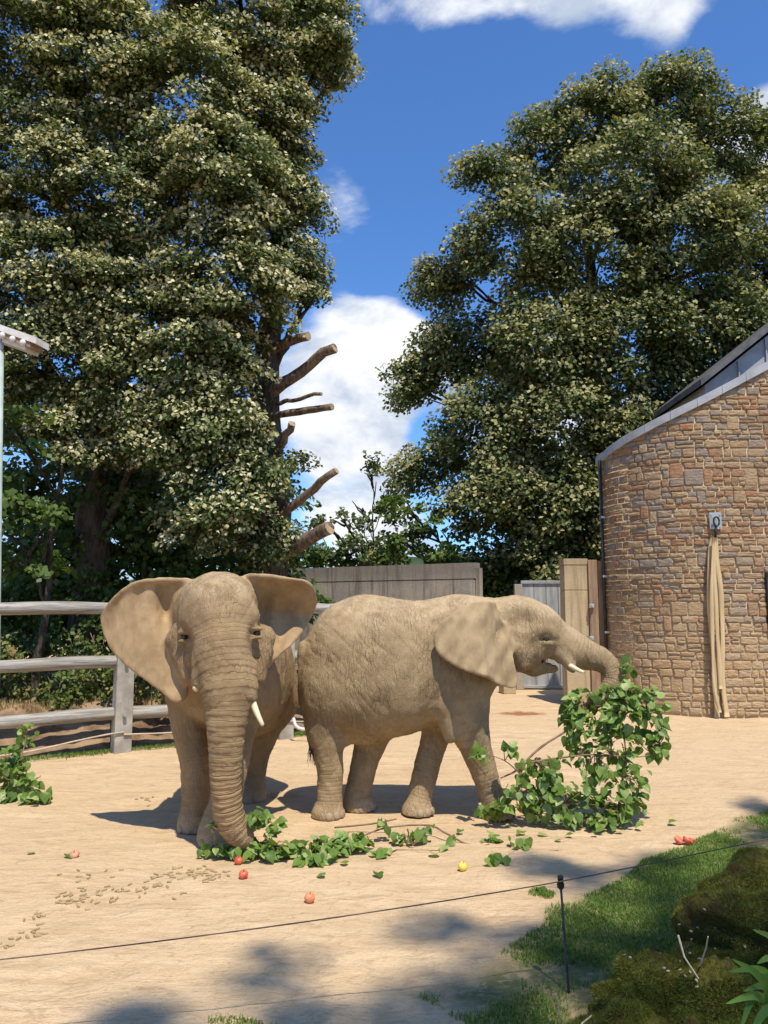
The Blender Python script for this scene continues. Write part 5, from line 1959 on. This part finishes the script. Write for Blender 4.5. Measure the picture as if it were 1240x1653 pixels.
# thin half-stripped branch on the sand between the elephants
leafy_branch("thin half-stripped branch lying on the sand in front of the walking elephant",
             [(622, 1328, 10, 9, 6, 7.9, 0), (650, 1360, 22, 8, 16, 7.75, 0.4), (685, 1345, 16, 14, 9, 7.8, 0.2), (730, 1358, 6, 6, 3, 7.7, 0), (835, 1366, 18, 8, 11, 7.6, 0.2), (805, 1398, 16, 6, 8, 7.2, 0.7), (620, 1382, 16, 6, 8, 7.4, 0.6),
              (780, 1355, 30, 6, 7, 7.8, 0.8)],
             [([(540, 1336, 8.2), (600, 1330, 8.15), (640, 1322, 8.1)], 0.010, 0.008), ([(585, 1350, 7.9), (625, 1336, 7.95), (690, 1332, 8.0), (720, 1345, 7.85), (755, 1363, 7.75), (800, 1373, 7.6), (850, 1380, 7.5), (902, 1379, 7.55)], 0.008, 0.012),
              ([(690, 1332, 8.0), (680, 1350, 7.8), (665, 1366, 7.65)], 0.005, 0.003), ([(850, 1380, 7.5), (835, 1372, 7.55), (825, 1378, 7.45), (806, 1396, 7.25)], 0.006, 0.003),
              ([(640, 1372, 7.6), (720, 1374, 7.58), (800, 1376, 7.55)], 0.006, 0.005), ([(625, 1336, 7.95), (622, 1322, 7.92)], 0.004, 0.003)], 803, (0.06, 0.12), 200, G(720, 1375))

# branch at the left edge
leafy_branch("leafy cut branch heaped beside the fence at the sandy yard's edge",
             [(20, 1262, 36, 34, 74, 9.55, 0), (42, 1188, 14, 20, 18, 9.9, 0), (25, 1222, 24, 18, 26, 9.7, 0), (60, 1292, 24, 10, 26, 9.35, 0.3), (0, 1295, 30, 12, 34, 9.4, 0.3), (-40, 1260, 36, 36, 50, 9.6, 0)],
             [([(-60, 1300, 9.5), (-10, 1280, 9.5), (20, 1250, 9.6), (38, 1210, 9.8), (44, 1175, 9.9)], 0.014, 0.005), ([(-10, 1285, 9.5), (30, 1288, 9.45), (70, 1294, 9.35)], 0.008, 0.004),
              ([(-40, 1295, 9.5), (-45, 1260, 9.6), (-40, 1230, 9.7)], 0.008, 0.004)], 804, (0.07, 0.13), 300, G(10, 1302), 1.4)


# ------------------------------------------------------------------ fallen leaves and scraps on the sand
rg = random.Random(17)
LEAF_SPOTS = [(745, 1345), (870, 1352), (890, 1340), (925, 1352), (700, 1385), (560, 1400), (610, 1415), (870, 1441), (720, 1372), (935, 1335), (1000, 1345), (960, 1350), (845, 1348), (905, 1362), (50, 1383), (110, 1385), (525, 1418), (1090, 1330)]
for px, py in LEAF_SPOTS:
    p = G(px, py)
    o = link("fallen_leaf", LEAFM[rg.randrange(6)], None, None, label="single green leaf fallen flat on the open sand", category="leaf", group="loose leaves on the sand")
    o.matrix_world = Matrix.Translation((p[0], p[1], 0.035)) @ Matrix.Rotation(rg.uniform(0, 6.28), 4, 'Z') @ Matrix.Rotation(rg.uniform(-0.2, 0.2), 4, 'X') @ Matrix.Diagonal((*(rg.uniform(0.07, 0.12),) * 3, 1))

pm = []
for k in range(3):
    mb = MB()
    mb.tube([(-0.019 - 0.004 * k, 0, 0), (-0.009, 0.001, 0.001), (0.009, -0.001, 0), (0.019 + 0.004 * k, 0, 0)], [0.0075, 0.0085, 0.0085, 0.0072], 8, True, None, 0.05, k)
    me = mb.mesh("pellet", auto=40)
    me.materials.append(M['pellet'])
    pm.append(me)
cl = [(325, 1408, 30, 10, 22), (280, 1412, 30, 10, 14), (250, 1428, 40, 10, 14), (150, 1446, 40, 12, 24), (110, 1455, 20, 10, 12), (200, 1438, 25, 8, 10), (50, 1505, 25, 8, 10), (15, 1520, 15, 10, 6), (60, 1478, 20, 8, 7), (345, 1420, 25, 12, 8), (170, 1420, 60, 20, 10), (270, 1445, 70, 10, 7),
      (240, 1290, 25, 8, 10), (440, 1285, 20, 7, 7)]
for px, py, rx, ry, n in cl:
    for _ in range(n):
        q = G(px + rg.gauss(0, 0.55) * rx, py + rg.gauss(0, 0.55) * ry)
        z = float(ground_z([q[0]], [q[1]])[0])
        o = link("feed_pellet", pm[rg.randrange(3)], None, None, label="small brown feed pellet scattered on the sand", category="pellet", group="feed pellets scattered on the sand")
        o.location = (q[0], q[1], z + 0.007)
        o.rotation_euler = (0, rg.uniform(-0.1, 0.1), rg.uniform(0, 3.14))


def fruit(name, label, cat, px, py, r, mat, squash=0.9, stalk=True, seed=0):
    c = G(px, py)
    z = float(ground_z([c[0]], [c[1]])[0])
    root = thing(name, label, cat, (c[0], c[1], z))
    bm = bmesh.new()
    bmesh.ops.create_uvsphere(bm, u_segments=20, v_segments=14, radius=1)
    for v in bm.verts:
        d = math.hypot(v.co.x, v.co.y)
        v.co.z = v.co.z * squash - 0.28 * max(0, 0.45 - d) * (1 if v.co.z > 0 else -0.6)
        a = math.atan2(v.co.y, v.co.x)
        v.co.x *= 1 + 0.03 * math.sin(a * 5 + seed)
        v.co.y *= 1 + 0.03 * math.cos(a * 3 + seed)
    mb = MB()
    mb.addbm(bm, Matrix.Translation((c[0], c[1], z + r * squash * 0.93)) @ Matrix.Rotation(0.5, 4, 'X') @ Matrix.Scale(r, 4))
    part("flesh", mb.mesh("flesh", True), mat, root)
    if stalk:
        mb = MB()
        t = Vector((c[0], c[1] - r * 0.30, z + r * squash * 1.6))
        mb.tube([t, t + Vector((0.004, -0.008, 0.014)), t + Vector((0.01, -0.012, 0.026))], 0.003, 5)
        part("stalk", mb.mesh("stalk"), M['twig'], root)
    return root


fruit("apple", "bright red apple on the sand before the trunk", "apple", 393, 1420, 0.040, M['apple'])
fruit("apple", "dark red apple half hidden among the leaves under the trunk", "apple", 385, 1395, 0.038, M['apple'], seed=2)
fruit("peach", "orange peach lying alone on the open sand", "peach", 500, 1459, 0.041, M['peach'], 0.98, seed=4)
fruit("lemon", "yellow fruit on the sand before the walking elephant", "fruit", 747, 1409, 0.040, M['yellow'], 0.95, seed=5)
fruit("fruit_piece", "dull brown-pink fruit by the leaf scraps on the sand", "fruit", 120, 1386, 0.045, M['tan_fruit'], 0.6, seed=6)
c = G(1105, 1363)
root = thing("cut_tomato", "broken red fruit pieces at the edge of the grass", "fruit", (c[0], c[1], 0))
for k, (dx, dy, r) in enumerate([(-0.05, 0, 0.045), (0.03, -0.02, 0.05), (0.075, 0.02, 0.036)]):
    bm = bmesh.new()
    bmesh.ops.create_uvsphere(bm, u_segments=14, v_segments=10, radius=1)
    for v in bm.verts:
        v.co.z = min(v.co.z, 0.15 + 0.12 * math.sin(4 * v.co.x + k)) * 0.9
    mb = MB()
    mb.addbm(bm, Matrix.Translation((c[0] + dx, c[1] + dy, r * 0.8 + 0.01)) @ Matrix.Rotation(0.7 + k, 4, 'Z') @ Matrix.Rotation(0.6, 4, 'X') @ Matrix.Scale(r, 4))
    part("piece", mb.mesh("piece", True), M['tomato'], root)


# ------------------------------------------------------------------ grass
def blades(name, pts, h, seed, lean=0.5, wd=0.006):
    rg = np.random.default_rng(seed)
    n = len(pts)
    hh = h * rg.uniform(0.5, 1.25, n)
    az = rg.uniform(0, 2 * np.pi, n)
    d = np.stack([np.cos(az), np.sin(az), 0 * az], 1)
    s = np.stack([-np.sin(az), np.cos(az), 0 * az], 1) * (wd * rg.uniform(0.7, 1.3, n))[:, None]
    le = lean * rg.uniform(0.1, 1.0, n)
    mid = pts + d * (hh * le * 0.3)[:, None] + np.array([0, 0, 1]) * (hh * 0.6)[:, None]
    tip = pts + d * (hh * le)[:, None] + np.array([0, 0, 1]) * (hh * (1 - 0.25 * le))[:, None]
    V = np.stack([pts - s, pts + s, mid + s * 0.7, tip, mid - s * 0.7], 1).reshape(-1, 3)
    b = np.arange(n)[:, None] * 5
    F = np.concatenate([b + np.array([[0, 1, 2]]), b + np.array([[0, 2, 4]]), b + np.array([[4, 2, 3]])], 0)
    t = np.clip(0.3 + 0.28 * rg.normal(size=n) + 0.25 * vnoise(pts * 2.5, seed), 0, 1)
    return mesh_np(name, V, F, False, {'tint': ('FACE', np.concatenate([t, t, t]))})


def ground_scatter(poly, n, seed, thr=-0.3, sc=1.6, soft=26):
    rg = np.random.default_rng(seed)
    xs = [p[0] for p in poly]
    ys = [p[1] for p in poly]
    Pw = [G(*p)[:2] for p in poly]
    X0, X1 = min(p[0] for p in Pw), max(p[0] for p in Pw)
    Y0, Y1 = min(p[1] for p in Pw), max(p[1] for p in Pw)
    x, y = rg.uniform(X0, X1, n), rg.uniform(Y0, Y1, n)
    m = in_poly(x, y, Pw)
    x, y = x[m], y[m]
    ed = edge_dist(x, y, Pw)
    nz = fbm(np.stack([x * sc, y * sc, 0 * x], 1), 3, seed)
    keep = (nz + np.clip(ed / 0.35, 0, 1) * 0.9 - 0.55) > thr + rg.random(len(x)) * 0.5
    x, y = x[keep], y[keep]
    return np.stack([x, y, ground_z(x, y) - 0.004], 1)


GP = TURF
pts = ground_scatter(GP, 300000, 31, -0.35)
link("grass", blades("grass", pts, 0.036, 32, 1.1, 0.003), M['grass'], None, kind="stuff", label="shaded green grass strip along the wire", category="grass")
pts = np.concatenate([ground_scatter([(305, 1660), (325, 1630), (380, 1626), (440, 1634), (450, 1665)], 3500, 41, 0.0),
                      ground_scatter([(850, 1452), (860, 1436), (890, 1434), (902, 1444), (890, 1456)], 4000, 42, -0.1), ground_scatter([(655, 1570), (690, 1555), (712, 1572), (690, 1600)], 3000, 43, 0.1)])
link("grass_tuft", blades("grass_tuft", pts, 0.03, 44, 1.1, 0.003), M['grass'], None, kind="stuff", label="small separate grass tufts on the bare sand", category="grass")
# dry grass on the bank and a green fringe at the fence foot
rgn = np.random.default_rng(77)
s_, d_ = rgn.uniform(-5, 3.4, 16000), rgn.uniform(1.35, 3.4, 16000)
pts = np.column_stack([FP1[None] + s_[:, None] * FDIR[None] + d_[:, None] * FNRM[None], bank_z(s_, d_) - 0.01])
link("dry_grass", blades("dry_grass", pts, 0.10, 78, 0.9, 0.006), M['drygrass'], None, kind="stuff", label="dry straw-coloured grass on top of the bank behind the fence", category="grass")
s_, d_ = rgn.uniform(-5, 5.5, 9000), rgn.normal(0.10, 0.08, 9000)
kp = fbm(np.stack([s_ * 1.5, 0 * s_, 0 * s_], 1), 2, 3) > -0.1
s_, d_ = s_[kp], d_[kp]
pts = np.column_stack([FP1[None] + s_[:, None] * FDIR[None] + d_[:, None] * FNRM[None], np.maximum(bank_z(s_, d_), 0) - 0.005])
link("fence_grass", blades("fence_grass", pts, 0.07, 79, 0.9, 0.005), M['grass'], None, kind="stuff", label="thin green grass fringe along the foot of the fence", category="grass")


# ------------------------------------------------------------------ mossy rocks
def rock(label, c, r, seed, fuzz, sub=6):
    bm = bmesh.new()
    bmesh.ops.create_icosphere(bm, subdivisions=sub, radius=1)
    V = np.array([v.co[:] for v in bm.verts])
    F = np.array([[v.index for v in f.verts] for f in bm.faces])
    bm.free()
    Nn = V.copy()
    V = V * np.array(r) + np.array(c)
    d = 0.20 * fbm(V * 1.7, 4, seed) + 0.05 * fbm(V * 7, 3, seed + 5) + 0.016 * fbm(V * 26, 2, seed + 9)
    ledge = 0.07 * np.clip(fbm(V * np.array([2.5, 2.5, 5]), 3, seed + 13) * 2, -0.5, 1)
    V = V + Nn * (d + ledge)[:, None]
    me = mesh_np("rock", V, F, True)
    root = thing("mossy_rock", label, "rock", (c[0], c[1], 0), "mossy rocks at the yard's edge")
    part("stone", me, M['moss'], root)
    # moss strands over the upper side
    rg = np.random.default_rng(seed)
    tri = V[F]
    n = np.cross(tri[:, 1] - tri[:, 0], tri[:, 2] - tri[:, 0])
    ar = np.linalg.norm(n, axis=1)
    n = n / ar[:, None]
    wgt = ar * np.clip(n[:, 2] + 0.35, 0, 1) * np.clip(n[:, 1] * -0.6 + 0.8, 0.1, 1)
    cen = tri.mean(1)
    wgt = wgt * (fbm(cen * 3.4, 3, seed + 31) > -0.38)
    k = rg.choice(len(F), fuzz, p=wgt / wgt.sum())
    u = rg.random((fuzz, 2))
    fl = u.sum(1) > 1
    u[fl] = 1 - u[fl]
    p = tri[k, 0] + (tri[k, 1] - tri[k, 0]) * u[:, :1] + (tri[k, 2] - tri[k, 0]) * u[:, 1:]
    nn = n[k] + rg.normal(size=(fuzz, 3)) * 0.55
    nn /= np.linalg.norm(nn, axis=1, keepdims=True)
    h = 0.020 * rg.uniform(0.4, 1.4, fuzz)
    sd = np.cross(nn, rg.normal(size=(fuzz, 3)))
    sd = sd / np.linalg.norm(sd, axis=1, keepdims=True) * 0.0022
    Vv = np.stack([p - sd - nn * 0.004, p + sd - nn * 0.004, p + nn * h[:, None]], 1).reshape(-1, 3)
    tint = np.clip(0.4 + 0.3 * rg.normal(size=fuzz) + 0.5 * vnoise(p * 4, seed), 0, 1)
    part("moss", mesh_np("moss", Vv, np.arange(fuzz * 3).reshape(-1, 3), False, {'tint': ('FACE', tint)}), M['mossfuzz'], root, kind="stuff")
    return root


rock("low mossy boulder at the foot of the thin wire post", (1.62, 4.10, 0.10), (0.72, 0.52, 0.42), 901, 110000)
rock("tall mossy boulder with pale bare patches beside the grass", (2.72, 4.75, 0.25), (0.86, 0.80, 0.66), 902, 110000)
rock("mossy boulder rising above the reed-leaved plant", (2.55, 3.75, 0.15), (0.75, 0.6, 0.55), 903, 70000)
# pale pebbles lodged in the bare patches
rg = random.Random(91)
dg = bpy.context.evaluated_depsgraph_get()
dg.update()
for k in range(26):
    px, py = rg.gauss(1090, 45), rg.gauss(1530, 28)
    if k > 24:
        px, py = rg.gauss(1200, 20), rg.gauss(1400, 12)
    hit, loc, nor, _, ob, _ = SC.ray_cast(dg, Vector((0, 0, CAMZ)), Vector(ray(px, py)).normalized())
    if not hit or loc.y > 7:
        continue
    mb = MB()
    s = rg.uniform(0.005, 0.012)
    mb.ball((0, 0, 0), (s * rg.uniform(0.8, 1.9), s, s * 0.6), 1)
    me = mb.mesh("pebble", True)
    o = link("pebble", me, M['pebble'], None, label="tiny pale pebble lodged on the mossy boulder", category="pebble", group="pebbles on the mossy boulders")
    o.location = loc + nor * s * 0.2
    o.rotation_euler = (rg.random(), rg.random(), rg.random() * 3)

# dead stalks leaning over the moss
for k, (a, b, c_) in enumerate([((1095, 1510), (1105, 1545), (1128, 1580)), ((905, 1660), (902, 1620), (897, 1605)), ((1130, 1560), (1140, 1530), (1143, 1512)), ((955, 1640), (940, 1652), (930, 1665))]):
    mb = MB()
    mb.tube([P(*a, 4.05), P(*b, 3.95), P(*c_, 3.9)], [0.005, 0.004, 0.003], 5)
    link("dead_stalk", mb.mesh("dead_stalk"), M['rope'], None, label=["bent pale dead stalk across the tall mossy boulder", "short dead stalk at the low boulder's left end", "upright dead stalk between the boulders", "dead stalk lying before the low boulder"][k], category="stalk", group="dead stalks on the mossy boulders")

# ------------------------------------------------------------------ electric wire on its thin post
wb = Vector(P(919, 1612, 4.86))
wt = Vector(P(905, 1424, 4.90))
root = thing("wire_post", "thin dark metal post with a black insulator knob", "post", (wb.x, wb.y, 0))
mb = MB()
mb.tube([(wb.x + 0.005, wb.y, -0.1), wb, wt], [0.0075, 0.0075, 0.007], 8)
part("rod", mb.mesh("rod", True), M['dark'], root)
mb = MB()
for dz, r in ((-0.034, 0.012), (-0.026, 0.021), (-0.012, 0.023), (0.0, 0.016), (0.006, 0.012), (0.012, 0.018), (0.03, 0.019), (0.034, 0.010)):
    mb.tube([wt + Vector((0, 0, dz - 0.006)), wt + Vector((0, 0, dz + 0.006))], r, 12)
part("insulator", mb.mesh("insulator", auto=40), M['dark'], root)
q = Vector(P(905, 1423, 4.87))
wl, wr = Vector(P(-40, 1532, 4.3)), Vector(P(1225, 1348, 5.6))
wl2 = wl + (wl - q) * 0.6
wr2 = wr + (wr - q) * 3.0
mb = MB()
pts = []
for A, B, sag in ((wl2, q, 0.07), (q, wr2, 0.05)):
    for t in np.linspace(0, 1, 40)[(1 if pts else 0):]:
        p = A.lerp(B, t)
        p.z -= sag * 4 * t * (1 - t)
        pts.append(p)
mb.tube(pts, 0.0036, 6, True, None, 0.12, 4)
link("electric_wire", mb.mesh("electric_wire", True), M['wire'], None, label="slack brown wire strung across the yard from the thin post", category="wire")

# ------------------------------------------------------------------ reed-leaved plant in the near corner
root = thing("reed_plant", "long-bladed green plant growing beside the mossy boulders", "plant", (1.42, 2.65, 0))
rg = random.Random(55)
BL = [((1262, 1700), (1235, 1590), (1182, 1548)), ((1270, 1690), (1240, 1575), (1178, 1568)), ((1262, 1720), (1222, 1610), (1195, 1662)), ((1262, 1720), (1250, 1560), (1222, 1555)),
      ((1275, 1700), (1232, 1612), (1172, 1620)), ((1275, 1710), (1262, 1540), (1215, 1500)), ((1280, 1700), (1240, 1630), (1205, 1690)), ((1290, 1700), (1250, 1585), (1228, 1640)), ((1300, 1700), (1280, 1520), (1245, 1532)), ((1280, 1720), (1246, 1600), (1200, 1600))]
for k, (a, b, c_) in enumerate(BL):
    Y0 = 2.6 + rg.uniform(-0.12, 0.15)
    A = Vector((1.42 + rg.uniform(-0.05, 0.08), Y0 + 0.05, -0.02))
    cv = catmull([tuple(A), P(*a, Y0 + 0.03), P(*b, Y0), P(*c_, Y0 - rg.uniform(0.02, 0.14))], 7)
    V, F = [], []
    m = len(cv)
    for i, q in enumerate(cv):
        t = i / (m - 1)
        wdt = 0.0175 * (0.25 + min(1, t * 1.8)) * max(0.0, 1 - t ** 2.2) ** 0.9 + 0.0006
        d = Vector(cv[min(i + 1, m - 1)]) - Vector(cv[max(i - 1, 0)])
        sd = d.cross(Vector((rg.uniform(-0.1, 0.1), -1, 0.5))).normalized()
        up = sd.cross(d).normalized()
        for u, hgt in ((-1, 0.25), (0, 0.0), (1, 0.25)):
            V.append(Vector(q) + sd * wdt * u + up * wdt * hgt)
        if i:
            e = (i - 1) * 3
            F += [(e, e + 1, e + 4, e + 3), (e + 1, e + 2, e + 5, e + 4)]
    me = mesh_np("leaf", np.array([tuple(v) for v in V]), F, True, {'tint': ('FACE', [rg.random()] * len(F))})
    part("leaf", me, M['reed'], root)

# ------------------------------------------------------------------ trees over the visitors, whose crowns shade the near edge
SH = [(1000, 1600, 0.4, 3), (1120, 1560, 0.5, 3), (1200, 1600, 0.5, 4), (1060, 1490, 0.45, 4), (940, 1500, 0.4, 4), (900, 1600, 0.40, 4), (1150, 1410, 0.40, 4), (1230, 1360, 0.4, 3), (850, 1398, 0.26, 3), (930, 1412, 0.26, 3),
      (1000, 1385, 0.26, 2), (770, 1522, 0.22, 3), (700, 1512, 0.18, 2), (790, 1620, 0.30, 3), (700, 1645, 0.30, 4), (600, 1655, 0.28, 3), (440, 1572, 0.13, 2), (500, 1650, 0.22, 2), (250, 1622, 0.15, 2), (190, 1645, 0.16, 2),
      (1235, 1300, 0.25, 3), (400, 1760, 0.40, 3), (800, 1720, 0.5, 6), (1150, 1760, 0.9, 10), (1400, 1560, 0.9, 8)]
rgn = np.random.default_rng(404)
CL = [[], []]
for px, py, r, n in SH:
    g = np.array(G(px, py))
    for _ in range(n):
        hgt = rgn.uniform(17, 22)
        a = rgn.uniform(0, 2 * np.pi)
        rr = r * math.sqrt(rgn.random()) * 1.15
        p = g + np.array([math.cos(a) * rr, math.sin(a) * rr * 1.2, 0]) + np.array(LDIR) * (hgt / LDIR.z)
        if p[1] > 6.0 or (p[2] - CAMZ) < 0.95 * p[1]:
            continue
        CL[0 if px > 620 else 1].append((*p, rgn.uniform(0.22, 0.36), rgn.normal() * 0.3, -0.6, 0.5, rgn.uniform(-0.05, 0.05)))
for C, base, lab in ((CL[0], (6.0, -8.0), "overhanging tree shading the grass and boulders from behind the visitors"), (CL[1], (-0.5, -9.5), "overhanging tree shading the sand's near edge from behind the visitors")):
    C = np.array(C)
    root = thing("shade_tree", lab, "tree", (*base, 0))
    part("crown", foliage("shade_crown", C, 34, 0.14, 77, 0.3), M['linden'], root, kind="stuff")
    mb = MB()
    limb(mb, (*base, -0.05), (base[0] * 0.8, base[1] + 1.0, 21.5), 0.4, 0.12, 81, 0.12, 10, 10)
    part("trunk", mb.mesh("trunk", True), M['bark'], root)
    for k in range(0, len(C), max(1, len(C) // 16)):
        mb = MB()
        limb(mb, (base[0] * 0.84, base[1] + 0.7, 16.5), tuple(C[k, :3]), 0.07, 0.012, 90 + k, 0.2, 6, 6)
        part("branch", mb.mesh("branch", True), M['bark'], root)
